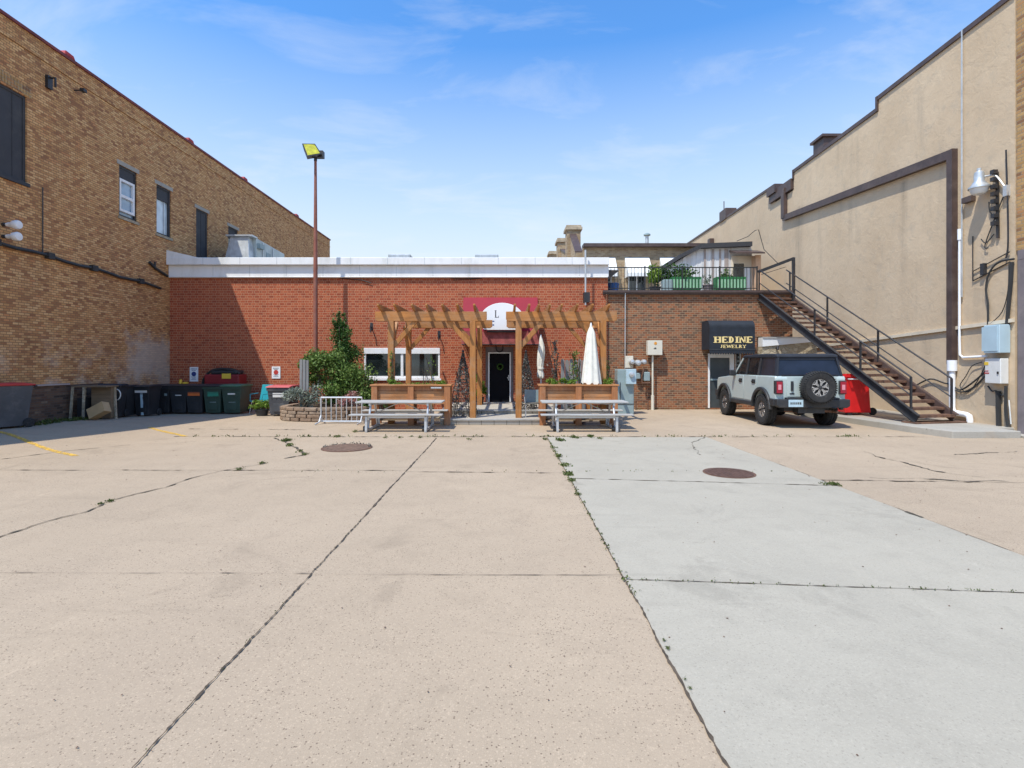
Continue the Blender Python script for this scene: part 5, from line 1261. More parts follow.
shrub('big bushy green shrub in the stone bed left of the window', (-5.6,17.2), [(-.45,0,1.1,.75,.6,.75,4),(-.75,-.1,1.35,.45,.4,.5,2),(.15,.0,1.0,.75,.5,.85,4),(.1,-.1,.45,.9,.45,.5,3),(-.1,0,1.5,.5,.4,.4,2)], 11000, .085, M['leaf'], bz, 31, stems=14)
shrub('rounded green shrub beside the white window frame', (-4.65,17.0), [(0,0,.95,.65,.45,.8,4),(.35,.1,.55,.6,.4,.55,3),(-.1,0,1.35,.4,.3,.4,1)], 5600, .08, M['leaf'], bz-.3, 32)
shrub('tall narrow dark climber rising up the brick wall above the bush', (-5.85,18.6), [(.15,0,1.9,.62,.35,.7,4),(.1,0,2.6,.42,.25,.55,2),(-.1,.05,3.15,.26,.2,.45,1),(.2,0,1.2,.6,.35,.8,3)], 5600, .09, M['leaf_dark'], bz-.2, 33)
shrub('silvery leafed shrub at the front of the stone bed', (-6.3,16.3), [(0,0,.32,.62,.3,.42,3),(.3,.1,.45,.3,.25,.35,1)], 2200, .06, M['leaf_grey'], bz, 34)
shrub('dark red flowering shrub under the right side of the big bush', (-4.95,16.5), [(0,0,.3,.45,.25,.3,2)], 900, .06, M['flower'], bz-.1, 35)
pk = thing('wooden_board', 'weathered grey boards standing upright in the flower bed', 'wooden boards', (wx(303,16.6), 16.6, .3)); O = pk.location
for i, (a, b) in enumerate(((299.5,302),(302.5,305.5),(306,308.5))):
    m = MB(O); m.box(wx(a,16.6),16.6,.3,wx(b,16.6),16.64,wz(359.5+i*.4,16.6)); m.build('board', M['grey_wood'], pk, bevel=.004)
potplant('potted_plant', 'low bright green potted plant beside the stone bed', wx(262,17.6), 17.6, 0, .22, .22, M['bin_black'], M['leaf_bright'], (.45,.25,.18), 380, .09, 41)

# ================================================================== BINS
def wheelie(label, x, Y, w, h, body, lid, extra=None, rz=0, group='wheeled bins lined up in the shade', name='wheelie_bin', z=None):
    z = gz(x, Y) if z is None else z
    t = thing(name, label, 'bin', (x, Y, z), rz, group); a = w/2; d = w*.62; H = h-.07
    m = MB(); b_ = .80
    m.add([(-a*b_,-d*b_,.05),(a*b_,-d*b_,.05),(a*b_,d*b_*.9,.05),(-a*b_,d*b_*.9,.05),(-a,-d,H),(a,-d,H),(a,d,H),(-a,d,H)], [(0,3,2,1),(4,5,6,7),(0,1,5,4),(1,2,6,5),(2,3,7,6),(3,0,4,7)])
    m.box(-a*.5,-d*b_*1.02-.012,.15,a*.5,-d*.9,.42)
    m.box(-a-.015,-d-.02,H-.1,a+.015,-d+.001,H-.02)
    for q in (-.62,-.2,.2,.62): m.bar((q*a*.92,-d*.84,.46),(q*a,-d*.965,H-.32),.02,.014)
    m.bar((-a*.93,-d*.97,H-.22),(a*.93,-d*.97,H-.22),.02,.02)
    m.build('body', body, t, bevel=.02, seg=2)
    m = MB(); m.prism([(-d-.05,H-.005),(d+.04,H-.005),(d+.04,H+.03),(d*.5,H+.07),(-d*.6,H+.065),(-d-.05,H+.03)], -a-.03, a+.03, 'x'); m.build('lid', lid, t, bevel=.012)
    m = MB(); m.tube([(-a*.8,d+.03,H-.05),(-a*.8,d+.09,H-.02),(a*.8,d+.09,H-.02),(a*.8,d+.03,H-.05)], .016, 6); m.build('handle', M['bin_black'], t)
    for s in (-1, 1):
        m = MB(); m.lathe([(0,-.025),(.1,-.025),(.12,-.01),(.12,.01),(.1,.025),(0,.025)], c=(s*a*.9,d*.8,.12), axis='x', n=16); m.build('wheel', M['rubber'], t)
    if extra:
        for (nm, mt, x0, x1, z0, z1) in extra:
            m = MB(); yy = lambda zz: -d*(b_+(1-b_)*zz/H)-.012
            m.add([(x0*a,yy(z0*h),z0*h),(x1*a,yy(z0*h),z0*h),(x1*a,yy(z1*h),z1*h),(x0*a,yy(z1*h),z1*h),(x0*a,yy(z0*h)+.02,z0*h),(x1*a,yy(z0*h)+.02,z0*h),(x1*a,yy(z1*h)+.02,z1*h),(x0*a,yy(z1*h)+.02,z1*h)], [(0,1,2,3),(7,6,5,4),(0,4,5,1),(1,5,6,2),(2,6,7,3),(3,7,4,0)])
            m.build(nm, M[mt], t)
    return t
g1 = 'grey bins with red lids'
wheelie('grey bin with bright red lid at the left edge against the tan wall', wx(9,13.0), 13.0, .60, 1.12, M['bin_grey'], M['lid_red'], [('label_strip','util_white',-.3,.35,.83,.87)], rz=-.5, group=g1)
wheelie('grey bin with faded pink lid between the teal chair and flower bed', wx(284,17.8), 17.8, .74, 1.02, M['bin_grey'], M['lid_faded'], [('label_strip','util_white',-.5,.5,.62,.76)], group=g1)
Yr = 18.4
for px, w, body, lid, ex, lab in (
    (147.5,.50,'bin_black','bin_black',[('label_strip','util_white',-.8,.75,.76,.84),('tape','util_blue',-.12,.18,.05,.74)],'dark bin with pale scribble and long white strip near the wall corner'),
    (167.5,.60,'bin_black','bin_black',[('mark','util_grey',.4,.7,.62,.70)],'black bin with a small pale mark, left of the bin with the thin white strip'),
    (184,.58,'bin_black','bin_black',[('label_strip','util_white',-.3,.4,.62,.65)],'black bin with a thin white label strip'),
    (200,.60,'bin_black','bin_black',[('label','orange_lbl',-.7,.65,.62,.74)],'black bin with an orange label under the parking notice'),
    (218,.62,'bin_green','bin_black',[('label','glassgreen',-.5,.7,.60,.75),('scratch','util_grey',-.3,.4,.40,.415)],'dark bin with a bright green label'),
    (237,.66,'bin_green','lid_green',[('label','util_white',-.35,.4,.66,.72),('scratch','util_grey',-.3,.4,.40,.415)],'dark bin with green lid at the right end of the row')):
    Y = Yr if px > 150 else 17.3
    wheelie(lab, wx(px,Y), Y, w, 1.03, M[body], M[lid], ex)
wheelie('dark blue black bin with a coiled white hose ring on its front', wx(113,16.2), 16.2, .56, 1.05, M['bin_black'], M['tin_black'], rz=.35)
wheelie('black bin standing between the hose bin and the white striped bin', wx(126,17.0), 17.0, .52, 1.03, M['bin_black'], M['bin_black'])
wheelie('narrow black bin directly right of the bin with the long white strip', wx(158.5,18.6), 18.6, .5, 1.0, M['bin_black'], M['bin_black'])
# hose ring hanging on it
x, Y = wx(115,15.7), 15.72
hr = MB(); hr.tube([(x+.17*math.cos(a), Y-.02*math.cos(a), .72+gz(x,Y)+.17*math.sin(a)) for a in [i*.4 for i in range(17)]], .014, 6); hr.tube([(x-.2,Y,.9),(x-.14,Y,.6),(x+.0,Y,.55)], .012, 6)
tag(hr.build('hose_ring', M['util_white']), 'white coiled hose hanging on the front of a dark bin', 'hose')
# red tub with black hood behind
rc = thing('lidded_container', 'dark red container with black rounded hood behind the bin row', 'container', (wx(225,19.3), 19.3, 0)); O = rc.location
x0, x1 = wx(206,19.3), wx(243,19.3); z1 = wz(371,19.3)
m = MB(O); m.box(x0+.1,19.0,0,x1,19.6,z1-.12); m.build('body', M['dark_red'], rc, bevel=.04, seg=2)
m = MB(O); m.tube(smoothp([(x0,19.1,.95),(x0+.05,19.1,1.2),(x0+.3,19.1,z1),(x0+.7,19.1,z1+.08),(x1-.2,19.1,z1+.03),(x1,19.1,z1-.1)]), .05, 6); m.build('hood_frame', M['black_metal'], rc)
m = MB(O); m.box(x0+.3,19.05,z1-.12,x1-.1,19.6,z1+.03); m.build('hood', M['bin_black'], rc, bevel=.05, seg=2)
m = MB(O); m.box(wx(222,19),18.985,1.2,wx(231,19),18.998,1.38); m.build('label', M['yellow_lbl'], rc)
tb = MB(); x, Y = wx(182,18.45), 18.45; z = 1.04
tb.lathe([(0,z),(.09,z),(.1,z+.05),(0,z+.06)], c=(x+.12,Y,0), n=10); tb.lathe([(0,z),(.05,z),(.05,z+.14),(0,z+.15)], c=(x-.05,Y,0), n=8)
tag(tb.build('litter', M['yellow_lbl']), 'small yellow and white litter left on a black bin lid', 'litter')
# cart table and clutter by the left wall
tb = thing('work_table', 'low dark table with pale legs against the tan brick wall', 'table', (wx(88,15.2), 15.2, 0)); O = tb.location; Y = 15.2; g = .1
x0, x1 = wx(71,Y), wx(106,Y); zt = wz(386,Y)
m = MB(O); m.box(x0,Y,zt-.04,x1,Y+.5,zt); m.build('top', M['old_board'], tb, bevel=.005)
for a, b, yy in ((x0+.05,x0-.03,Y),(wx(84,Y),wx(83,Y),Y),(x1-.05,x1,Y+.4),(x0+.05,x0,Y+.45)):
    m = MB(O); m.bar((a,yy,zt-.04),(b,yy,g-.05),.05,.05); m.build('leg', M['stone_tan'], tb)
m = MB(O); m.box(x0+.1,Y+.1,.2,wx(83,Y)-.06,Y+.45,.75); m.build('storage_box', M['bin_black'], tb)
m = MB(O); m.box(wx(84.5,Y),Y+.25,.15,x1-.05,Y+.48,zt-.045); m.build('back_panel', M['old_board'], tb)
cbx = MB(); 
x, Y = wx(99,15.0), 15.0; c = Vector((x,Y,gz(x,Y)+.25)); rot = Matrix.Rotation(R(-28),3,'Y') @ Matrix.Rotation(R(-14),3,'X')
pts = [c+rot@Vector((sx*.25,sy_*.12,sz*.15)) for sz in (-1,1) for (sx,sy_) in ((-1,-1),(1,-1),(1,1),(-1,1))]
cbx.add(pts, [(0,3,2,1),(4,5,6,7),(0,1,5,4),(1,2,6,5),(2,3,7,6),(3,0,4,7)])
zmn = min(p.z for p in pts); 
o = cbx.build('cardboard_box', M['cardboard']); tag(o, 'brown cardboard box tipped on edge beside the low table', 'box'); o.location.z = gz(x,Y)+.0
# teal chair
tc = thing('plastic_chair', 'teal plastic chair with metal legs between the bins', 'chair', (wx(260,18.3), 18.3, 0), R(-22))
m = MB(); m.box(-.24,-.22,.42,.24,.2,.46); m.build('seat', M['teal'], tc, bevel=.02, seg=2)
m = MB(); m.add([(-.22,.18,.46),(.22,.18,.46),(.25,.33,1.0),(-.25,.33,1.0),(-.22,.21,.46),(.22,.21,.46),(.25,.36,1.0),(-.25,.36,1.0)], [(0,1,2,3),(7,6,5,4),(0,4,5,1),(1,5,6,2),(2,6,7,3),(3,7,4,0)]); m.build('backrest', M['teal'], tc, bevel=.01)
for sx in (-1,1):
    for sy_ in (-1,1): m = MB(); m.tube([(sx*.2,sy_*.17,.42),(sx*.25,sy_*.22,0)], .014, 6); m.build('leg', M['alu'], tc)
    m = MB(); m.tube([(sx*.26,-.18,.44),(sx*.29,-.15,.68),(sx*.29,.2,.7)], .014, 6); m.build('armrest', M['teal'], tc)
# notices
def notice(label, px0, px1, py0, py1, mats):
    x0, x1, z0, z1 = wx(px0,FY), wx(px1,FY), wz(py1,FY), wz(py0,FY); t = thing('parking_sign', label, 'sign', ((x0+x1)/2, FY, z0), 0, 'white notices on the red brick wall'); O = t.location
    m = MB(O); m.box(x0,FY-.02,z0,x1,FY-.002,z1); m.build('panel', M['sign_white'], t)
    w = x1-x0; h = z1-z0; m = MB(O); r = random.Random(int(px0))
    for (a, b, q, s_) in ((.15,.85,.84,.05),(.25,.75,.74,.04),(.2,.8,.30,.03),(.3,.7,.22,.03),(.2,.8,.14,.03)):
        xx = x0+a*w
        while xx < x0+b*w: l = r.uniform(.02,.05); m.box(xx,FY-.024,z0+q*h,min(xx+l,x0+b*w),FY-.0205,z0+(q+s_)*h); xx += l+.012
    m.build('text_line', M[mats[0]], t)
    m = MB(O); m.lathe([(0,-.024),(.09,-.024),(.09,-.0205),(0,-.0205)], c=((x0+x1)/2,FY,z0+.52*h), axis='y', n=16); m.build('emblem', M[mats[1]], t)
notice('white notice with a blue emblem above the shaded bins', 190, 198.3, 367, 381.5, ('ink_blue','ink_blue'))
notice('white notice with a red emblem above the pink lidded bin', 272, 280.5, 366.5, 378.5, ('ink','ink_red'))
# red tub under stairs
rt = thing('red_dumpster_cart', 'bright red wheeled tilt cart behind the vehicle under the stairs', 'cart', (wx(857,16), 16.3, .17)); O = rt.location
x0, x1 = wx(838,16.2), wx(866,16.2); zt = wz(375,16)
m = MB(O); m.add([(x0+.1,16.0,.25),(x1+.02,16.0,.25),(x1+.02,16.7,.25),(x0+.1,16.7,.25),(x0-.1,15.9,zt),(x1-.12,15.9,zt),(x1-.12,16.8,zt),(x0-.1,16.8,zt)], [(0,3,2,1),(4,5,6,7),(0,1,5,4),(1,2,6,5),(2,3,7,6),(3,0,4,7)]); m.build('tub', M['bright_red'], rt, bevel=.03, seg=2)
m = MB(O); m.box(x0-.13,15.86,zt-.06,x1-.09,15.9,zt+.02); m.box(x0-.13,16.8,zt-.06,x1-.09,16.84,zt+.02); m.box(x1-.12,15.9,zt-.05,x1-.08,16.8,zt+.02); m.build('rim', M['bright_red'], rt)
for yy in (16.05,16.65):
    m = MB(O); m.lathe([(0,-.03),(.11,-.03),(.12,0),(.11,.03),(0,.03)], c=(x1+.1,yy,.29), axis='y', n=16); m.build('wheel', M['rubber'], rt)
    m = MB(O); m.lathe([(0,-.03),(.08,-.03),(.08,.03),(0,.03)], c=(x0+.25,yy,.25), axis='y', n=14); m.build('wheel', M['rubber'], rt)
m = MB(O); m.tube([(wx(848,15.9),15.90,zt-.12),(wx(848,15.9),15.8,zt-.12),(wx(857,15.9),15.8,zt-.12),(wx(857,15.9),15.90,zt-.12)], .018, 6); m.build('handle', M['pvc'], rt)

# ================================================================== VEHICLE
car = thing('off_road_vehicle', 'pale blue grey four door off-road vehicle with black soft top and rear spare wheel', 'vehicle', (8.22, 14.08, 0), R(-2.3))
def arcp(cy, cz, r, a0, a1, n=12): return [(cy+r*math.cos(R(a0+(a1-a0)*i/n)), cz+r*math.sin(R(a0+(a1-a0)*i/n))) for i in range(n+1)]
AR, AF, WR = .92, 3.74, .435
sill = .60
poly = [(.12,.62)] + arcp(AR,.47,.54,165,15) + [(AR+.6,sill),(AF-.6,sill)] + arcp(AF,.47,.54,165,15) + [(4.42,.62),(4.47,.95),(4.45,1.19),(4.36,1.27),(3.12,1.37),(3.04,1.40),(.5,1.42),(.14,1.42),(.10,1.36)]
m = MB(); m.prism(poly, -.93, .93, 'x'); body = m.build('body', M['car_paint'], car, bevel=.035, seg=3, smooth=True)
m = MB(); m.box(-.60,.3,.46,.60,4.35,.60); m.box(-.62,.2,.6,.62,4.3,.98); m.box(-.35,.05,.42,.35,.5,.62); m.tube([(-.75,AR,.43),(.75,AR,.43)], .06, 8); m.tube([(-.75,AF,.43),(.75,AF,.43)], .05, 8)
m.lathe([(0,-.12),(.13,-.1),(.15,0),(.13,.1),(0,.12)], c=(.1,AR,.42), axis='x', n=12); m.build('chassis', M['car_black'], car)
m = MB(); m.tube([(.3,.25,.47),(.62,.2,.46),(.66,.0,.46)], .035, 8); m.tube([(-.5,.5,.46),(-.2,.3,.44),(.3,.25,.47)], .05, 8); m.build('exhaust', M['stair_brown'], car)
# flares
for s in (-1, 1):
    for c in (AR, AF):
        outer = arcp(c,.47,.62,178,2,14); inner = arcp(c,.47,.53,178,2,14)
        m = MB(); m.prism(outer+inner[::-1], s*.90, s*1.0, 'x'); m.build('wheel_arch', M['car_black'], car, bevel=.02, seg=2)
    m = MB(); m.prism([(AR+.58,.50),(AF-.58,.50),(AF-.58,.62),(AR+.58,.62)], s*.86, s*.97, 'x'); m.build('side_step', M['car_black'], car, bevel=.02)
# doors
for s in (-1, 1):
    for (y0, y1, rear) in ((2.16,3.08,False),(1.22,2.14,True)):
        zl = .66
        dp = [(y0,zl),(y1,zl),(y1,1.385),(y0,1.395)] if not rear else [(y0+.28,zl),(y1,zl),(y1,1.395),(y0,1.395),(y0,1.05)]
        m = MB(); m.prism(dp, s*.932, s*.944, 'x'); d = m.build('door', M['car_paint'], car, bevel=.006, smooth=True)
        m = MB(); yh = y0+.12; m.box(s*.945, yh, 1.20, s*.975, yh+.2, 1.25); m.box(s*.9455, yh-.02, 1.17, s*.95, yh+.22, 1.29); m.build('handle', M['car_black'], d)
# tailgate
m = MB(); m.prism([(-.62,.86),(.66,.86),(.68,1.40),(-.62,1.40)], .085, .10, 'y'); tg = m.build('tailgate', M['car_paint'], car, bevel=.006)
m = MB(); m.box(-.53,.055,1.02,-.47,.085,1.28); m.box(-.56,.07,.93,-.44,.0845,.96); m.build('handle', M['car_black'], tg)
# lights
for s in (-1, 1):
    m = MB(); m.box(s*.74,.06,.93,s*.935,.2,1.30); lt = m.build('tail_light', M['car_black'], car, bevel=.015)
    m = MB(); m.box(s*.765,.045,.96,s*.915,.06,1.27); m.build('lens', M['tail_red'], lt)
    m = MB(); m.box(s*.80,.038,1.05,s*.88,.045,1.19); m.build('reversing_lens', M['tail_pink'], lt)
    m = MB(); m.box(s*.70,4.46,1.0,s*.88,4.49,1.14); m.build('headlight', M['lens'], car)
m = MB(); m.box(-.66,4.455,.95,.66,4.485,1.15); m.build('grille', M['car_black'], car)
# bumpers
m = MB(); m.prism([(-.96,.62),(-.88,.57),(.88,.57),(.96,.62),(.96,.80),(-.96,.80)], -.06, .16, 'y'); m.box(-.98,.1,.6,-.86,.42,.80); m.box(.86,.1,.6,.98,.42,.80); m.box(-.7,-.05,.80,.7,.10,.845); m.build('rear_bumper', M['car_black'], car, bevel=.025, seg=2)
m = MB(); m.prism([(-.95,.62),(.95,.62),(.95,.86),(-.95,.86)], 4.44, 4.60, 'y'); m.build('front_bumper', M['car_black'], car, bevel=.03)
m = MB(); m.box(-.66,-.075,.60,-.28,-.062,.79); pl = m.build('licence_plate', M['blue_plate'], car)
m = MB()
for i in range(6): m.box(-.615+i*.05,-.079,.665,-.585+i*.05,-.0755,.725)
m.build('plate_text', M['steel_blue'], pl)
m = MB(); m.tube([(-.12,.0,.56),(-.12,-.08,.58),(-.04,-.08,.58),(-.04,.0,.56)], .014, 6); m.build('tow_hook', M['car_black'], car); m = MB(); m.tube([(.5,.0,.56),(.5,-.08,.58),(.58,-.08,.58),(.58,.0,.56)], .014, 6); m.build('tow_hook', M['car_black'], car)
# greenhouse: pillars, roof, panes
zb, zr = 1.42, 1.94
def gx(z): return .88-(z-zb)*.16
def pil(y0b, y1b, y0t, y1t, s, mat, nm):
    m = MB(); t_ = .05; a, b = gx(zb), gx(zr)
    m.add([(s*a,y0b,zb),(s*a,y1b,zb),(s*(a-t_),y1b,zb),(s*(a-t_),y0b,zb),(s*b,y0t,zr),(s*b,y1t,zr),(s*(b-t_),y1t,zr),(s*(b-t_),y0t,zr)], [(0,1,2,3),(4,5,6,7),(0,1,5,4),(1,2,6,5),(2,3,7,6),(3,0,4,7)]); return m.build(nm, mat, car)
for s in (-1, 1):
    pil(2.96,3.05,2.46,2.56,s,M['car_paint'],'pillar'); pil(2.08,2.18,2.06,2.16,s,M['car_black'],'pillar'); pil(1.22,1.36,1.20,1.32,s,M['car_black'],'pillar'); pil(.14,.26,.26,.38,s,M['soft_top'],'pillar')
    for (a, b, c, d, mt) in ((2.18,2.96,2.16,2.46,'car_glass'),(1.36,2.08,1.32,2.06,'car_glass'),(.26,1.22,.38,1.20,'soft_window')):
        m = MB(); i = .02; A, B = gx(zb)-i, gx(zr)-i
        m.add([(s*A,a,zb),(s*A,b,zb),(s*B,d,zr),(s*B,c,zr),(s*(A-.012),a,zb),(s*(A-.012),b,zb),(s*(B-.012),d,zr),(s*(B-.012),c,zr)], [(0,1,2,3),(7,6,5,4),(0,4,5,1),(1,5,6,2),(2,6,7,3),(3,7,4,0)]); m.build('side_window', M[mt], car)
    m = MB(); m.prism([(2.76,1.36),(2.88,1.36),(2.88,1.55),(2.76,1.55)], s*.93, s*1.13, 'x'); m.build('mirror', M['car_black'], car, bevel=.03, seg=2)
A, B = gx(zb), gx(zr)
m = MB(); m.prism([(.24,1.92),(2.54,1.92),(2.58,1.97),(2.4,2.015),(1.2,2.035),(.45,2.03),(.27,2.0)], -(B+.02), B+.02, 'x'); m.build('roof', M['soft_top'], car, bevel=.03, seg=3, smooth=True)
m = MB(); m.add([(-A+.05,.15,zb),(A-.05,.15,zb),(B-.05,.31,1.93),(-B+.05,.31,1.93),(-A+.05,.165,zb),(A-.05,.165,zb),(B-.05,.325,1.93),(-B+.05,.325,1.93)], [(0,1,2,3),(7,6,5,4),(0,4,5,1),(1,5,6,2),(2,6,7,3),(3,7,4,0)]); m.build('rear_window', M['soft_window'], car)
m = MB(); m.box(-.74,.13,1.42,.74,.17,1.46); m.bar((-.74,.285,1.90),(.74,.285,1.90),.03,.08); m.build('rear_frame', M['soft_top'], car)
m = MB(); m.add([(-A+.05,3.02,zb),(A-.05,3.02,zb),(B-.05,2.52,1.93),(-B+.05,2.52,1.93),(-A+.05,3.005,zb),(A-.05,3.005,zb),(B-.05,2.505,1.93),(-B+.05,2.505,1.93)], [(0,1,2,3),(7,6,5,4),(0,4,5,1),(1,5,6,2),(2,6,7,3),(3,7,4,0)]); m.build('windscreen', M['car_glass'], car)
for s in (-1, 1):
    m = MB(); m.box(s*.2,2.1,1.2,s*.65,2.25,1.62); m.box(s*.3,2.12,1.64,s*.55,2.22,1.78); m.build('seat', M['seat'], car, bevel=.04, seg=2)
    m = MB(); m.box(s*.12,1.15,1.2,s*.68,1.3,1.60); m.box(s*.3,1.17,1.6,s*.55,1.27,1.74); m.build('seat', M['seat'], car, bevel=.04, seg=2)
# wheels
def wheel(parent, cx, cy, cz, axis, face, nm='wheel'):
    """axis 'x' or 'y'; face = direction sign of outer side"""
    w = .28; r = WR; h = w/2
    m = MB(); prof_ = [(.235,-h+.02),(.30,-h),(r-.05,-h+.005),(r-.01,-h+.05),(r,-h+.08),(r,-.045),(r-.014,-.04),(r-.014,-.03),(r,-.025),(r,.025),(r-.014,.03),(r-.014,.04),(r,.045),(r,h-.08),(r-.01,h-.05),(r-.05,h-.005),(.30,h),(.235,h-.02),(.235,-h+.02)]
    m.lathe(prof_[:-1], c=(cx,cy,cz), axis=axis, n=40, ring=True)
    n = 44                                         # tread lugs
    for k in range(n):
        a = 2*math.pi*k/n
        for sgn in (-1, 1):
            u0, u1 = r-.03, r+.006
            pts = []
            for (q, hh) in ((u0,.06),(u1,.06),(u1,h-.02),(u0,h+.006)):
                for da in (-.045, .045): pts.append((q*math.cos(a+da+sgn*.03), q*math.sin(a+da+sgn*.03), sgn*hh))
            conv = lambda p: (cx+p[2], cy+p[0], cz+p[1]) if axis == 'x' else (cx+p[0], cy+p[2], cz+p[1])
            m.add([conv(p) for p in pts], [(0,1,3,2),(2,3,5,4),(4,5,7,6),(6,7,1,0),(0,2,4,6),(1,7,5,3)])
    t = m.build(nm, M['rubber'], parent, smooth=True)
    f = face*(h-.06)
    m = MB(); m.lathe([(0,-.04),(.23,-.05),(.245,.07),(.225,.07),(.215,.0),(0,.0)], c=(cx,cy,cz), axis=axis, n=32) if face > 0 else m.lathe([(0,.04),(.23,.05),(.245,-.07),(.225,-.07),(.215,.0),(0,.0)], c=(cx,cy,cz), axis=axis, n=32)
    off = face*(h-.10)
    for i in range(len(m.v)):
        v = list(m.v[i]); v[0 if axis == 'x' else 1] += off; m.v[i] = tuple(v)
    m.build('rim_barrel', M['car_black'], t, smooth=True)
    m = MB(); y_ = face*(h-.055)
    def pt(rr, a, d=0): 
        return (cx+y_+d, cy+rr*math.cos(a), cz+rr*math.sin(a)) if axis == 'x' else (cx+rr*math.cos(a), cy+y_+d, cz+rr*math.sin(a))
    up = (1,0,0) if axis == 'x' else (0,1,0)
    for k in range(6):
        a = k*math.pi/3+.26
        for s in (-1, 1):
            m.bar(pt(.05,a), pt(.15,a+s*.10), .035, .03, up=up); m.bar(pt(.14,a+s*.10), pt(.225,a+s*.36), .032, .03, up=up)
        m.bar(pt(.13,a), pt(.20,a), .018, .02, up=up)
    n_ = 32
    ring = [(.213,-.012),(.235,-.012),(.235,.012),(.213,.012)]
    mm = MB(); mm.lathe([(q, y_+d) for q, d in ring], c=(cx,cy,cz), axis=axis, n=n_); 
    m.add(mm.v, mm.f[:-2]); m.add([pt(.213,2*math.pi*k/n_,-.012) for k in range(n_)]+[pt(.213,2*math.pi*k/n_,.012) for k in range(n_)], [(k,(k+1)%n_,n_+(k+1)%n_,n_+k) for k in range(n_)])
    m.build('rim', M['rim'], t)
    m = MB(); m.lathe([(0,y_-.02),(.05,y_-.02),(.05,y_+face*.02),(0,y_+face*.025)], c=(cx,cy,cz), axis=axis, n=16); m.build('hub_cap', M['car_black'], t)
    return t
for s in (-1, 1):
    for c in (AR, AF): wheel(car, s*.83, c, WR+.012, 'x', s)
sw_ = wheel(car, .08, -.13, 1.12, 'y', -1, 'spare_wheel')
m = MB(); m.box(-.1,-.02,1.0,.26,.09,1.24); m.build('spare_mount', M['car_black'], car)
m = MB(); m.box(-.16,.2,1.985,.16,.3,2.0) if 0 else m.box(-.1,.10,1.455,.2,.135,1.49); m.build('brake_light', M['tail_red'], car)
m = MB(); m.tube([(.75,3.3,1.36),(.75,3.3,1.9)], .005, 5); m.build('antenna', M['car_black'], car)

# ================================================================== CAMERA, LIGHT, SKY
cam = bpy.data.cameras.new('camera'); co = bpy.data.objects.new('camera', cam); COL.objects.link(co)
co.location = (0, 0, HC); co.rotation_euler = (R(90), 0, 0)
cam.sensor_width = 36; cam.lens = 36*F/1024; cam.shift_x = (512-CX)/1024; cam.shift_y = -(384-HY)/1024
cam.clip_start = .05; cam.clip_end = 3000
scn.camera = co
sdir = Vector((1, 1.11, -2.6)).normalized()        # direction the light travels
sun = bpy.data.lights.new('sun', 'SUN'); so = bpy.data.objects.new('sun', sun); COL.objects.link(so)
sun.energy = 3.7; sun.angle = R(.5); sun.color = (1, .95, .84)
so.rotation_euler = sdir.to_track_quat('-Z', 'Y').to_euler(); so.location = (-20, -20, 40)
elev = math.asin(-sdir.z); az = math.atan2(-sdir.x, -sdir.y)
w = bpy.data.worlds.new('World'); scn.world = w; w.use_nodes = True
nt = w.node_tree; bg = nt.nodes['Background']
sky = nt.nodes.new('ShaderNodeTexSky'); sky.sky_type = 'NISHITA'; sky.sun_disc = False
sky.sun_elevation = elev; sky.sun_rotation = az; sky.air_density = 1.1; sky.dust_density = .6; sky.ozone_density = 2.5
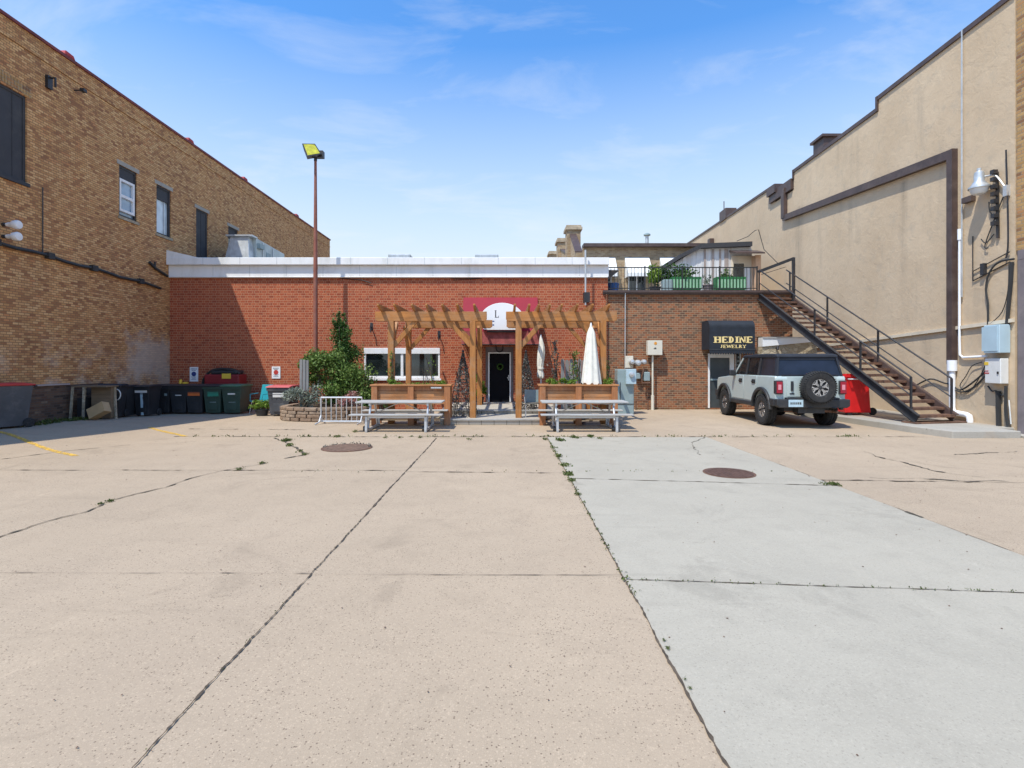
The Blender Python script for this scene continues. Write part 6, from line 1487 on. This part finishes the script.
# thin wispy clouds in the sky itself
tc_ = nt.nodes.new('ShaderNodeTexCoord'); sp = nt.nodes.new('ShaderNodeSeparateXYZ'); nt.links.new(tc_.outputs['Generated'], sp.inputs[0])
def wm(op, a, b=0):
    n = nt.nodes.new('ShaderNodeMath'); n.operation = op
    for i, v in enumerate((a, b)):
        if isinstance(v, (int, float)): n.inputs[i].default_value = v
        else: nt.links.new(v, n.inputs[i])
    return n.outputs[0]
zz = wm('ADD', wm('MAXIMUM', sp.outputs[2], 0), .12)
cb_ = nt.nodes.new('ShaderNodeCombineXYZ'); nt.links.new(wm('DIVIDE', sp.outputs[0], zz), cb_.inputs[0]); nt.links.new(wm('MULTIPLY', wm('DIVIDE', sp.outputs[1], zz), 1.9), cb_.inputs[1])
n1 = nt.nodes.new('ShaderNodeTexNoise'); n1.inputs['Scale'].default_value = 1.6; n1.inputs['Detail'].default_value = 9; n1.inputs['Roughness'].default_value = .6; n1.inputs['Distortion'].default_value = .5
nt.links.new(cb_.outputs[0], n1.inputs['Vector'])
rp = nt.nodes.new('ShaderNodeValToRGB'); rp.color_ramp.elements[0].position = .50; rp.color_ramp.elements[1].position = .85; rp.color_ramp.elements[0].color = (0,0,0,1); rp.color_ramp.elements[1].color = (.5,.5,.5,1)
nt.links.new(n1.outputs['Fac'], rp.inputs[0])
mx = nt.nodes.new('ShaderNodeMix'); mx.data_type = 'RGBA'; nt.links.new(rp.outputs[0], mx.inputs[0]); 
tint = nt.nodes.new('ShaderNodeMix'); tint.data_type = 'RGBA'; tint.blend_type = 'MULTIPLY'; tint.inputs[0].default_value = 1; tint.inputs[7].default_value = (.58, 1.03, 1.40, 1); nt.links.new(sky.outputs[0], tint.inputs[6])
hz_ = nt.nodes.new('ShaderNodeMix'); hz_.data_type = 'RGBA'; nt.links.new(tint.outputs[2], hz_.inputs[6]); hz_.inputs[7].default_value = (4.1, 4.55, 4.75, 1)
rz_n = nt.nodes.new('ShaderNodeMapRange'); nt.links.new(sp.outputs[2], rz_n.inputs[0]); rz_n.inputs[1].default_value = 0.16; rz_n.inputs[2].default_value = .515; rz_n.inputs[3].default_value = .97; rz_n.inputs[4].default_value = 0
nt.links.new(rz_n.outputs[0], hz_.inputs[0]); nt.links.new(hz_.outputs[2], mx.inputs[6]); mx.inputs[7].default_value = (4.6, 4.8, 5.0, 1)
nt.links.new(mx.outputs[2], bg.inputs[0]); bg.inputs[1].default_value = .15
scn.view_settings.view_transform = 'Standard'; scn.view_settings.look = 'None'; scn.view_settings.gamma = 1; scn.view_settings.exposure = 0.42
scn.view_settings.use_curve_mapping = False
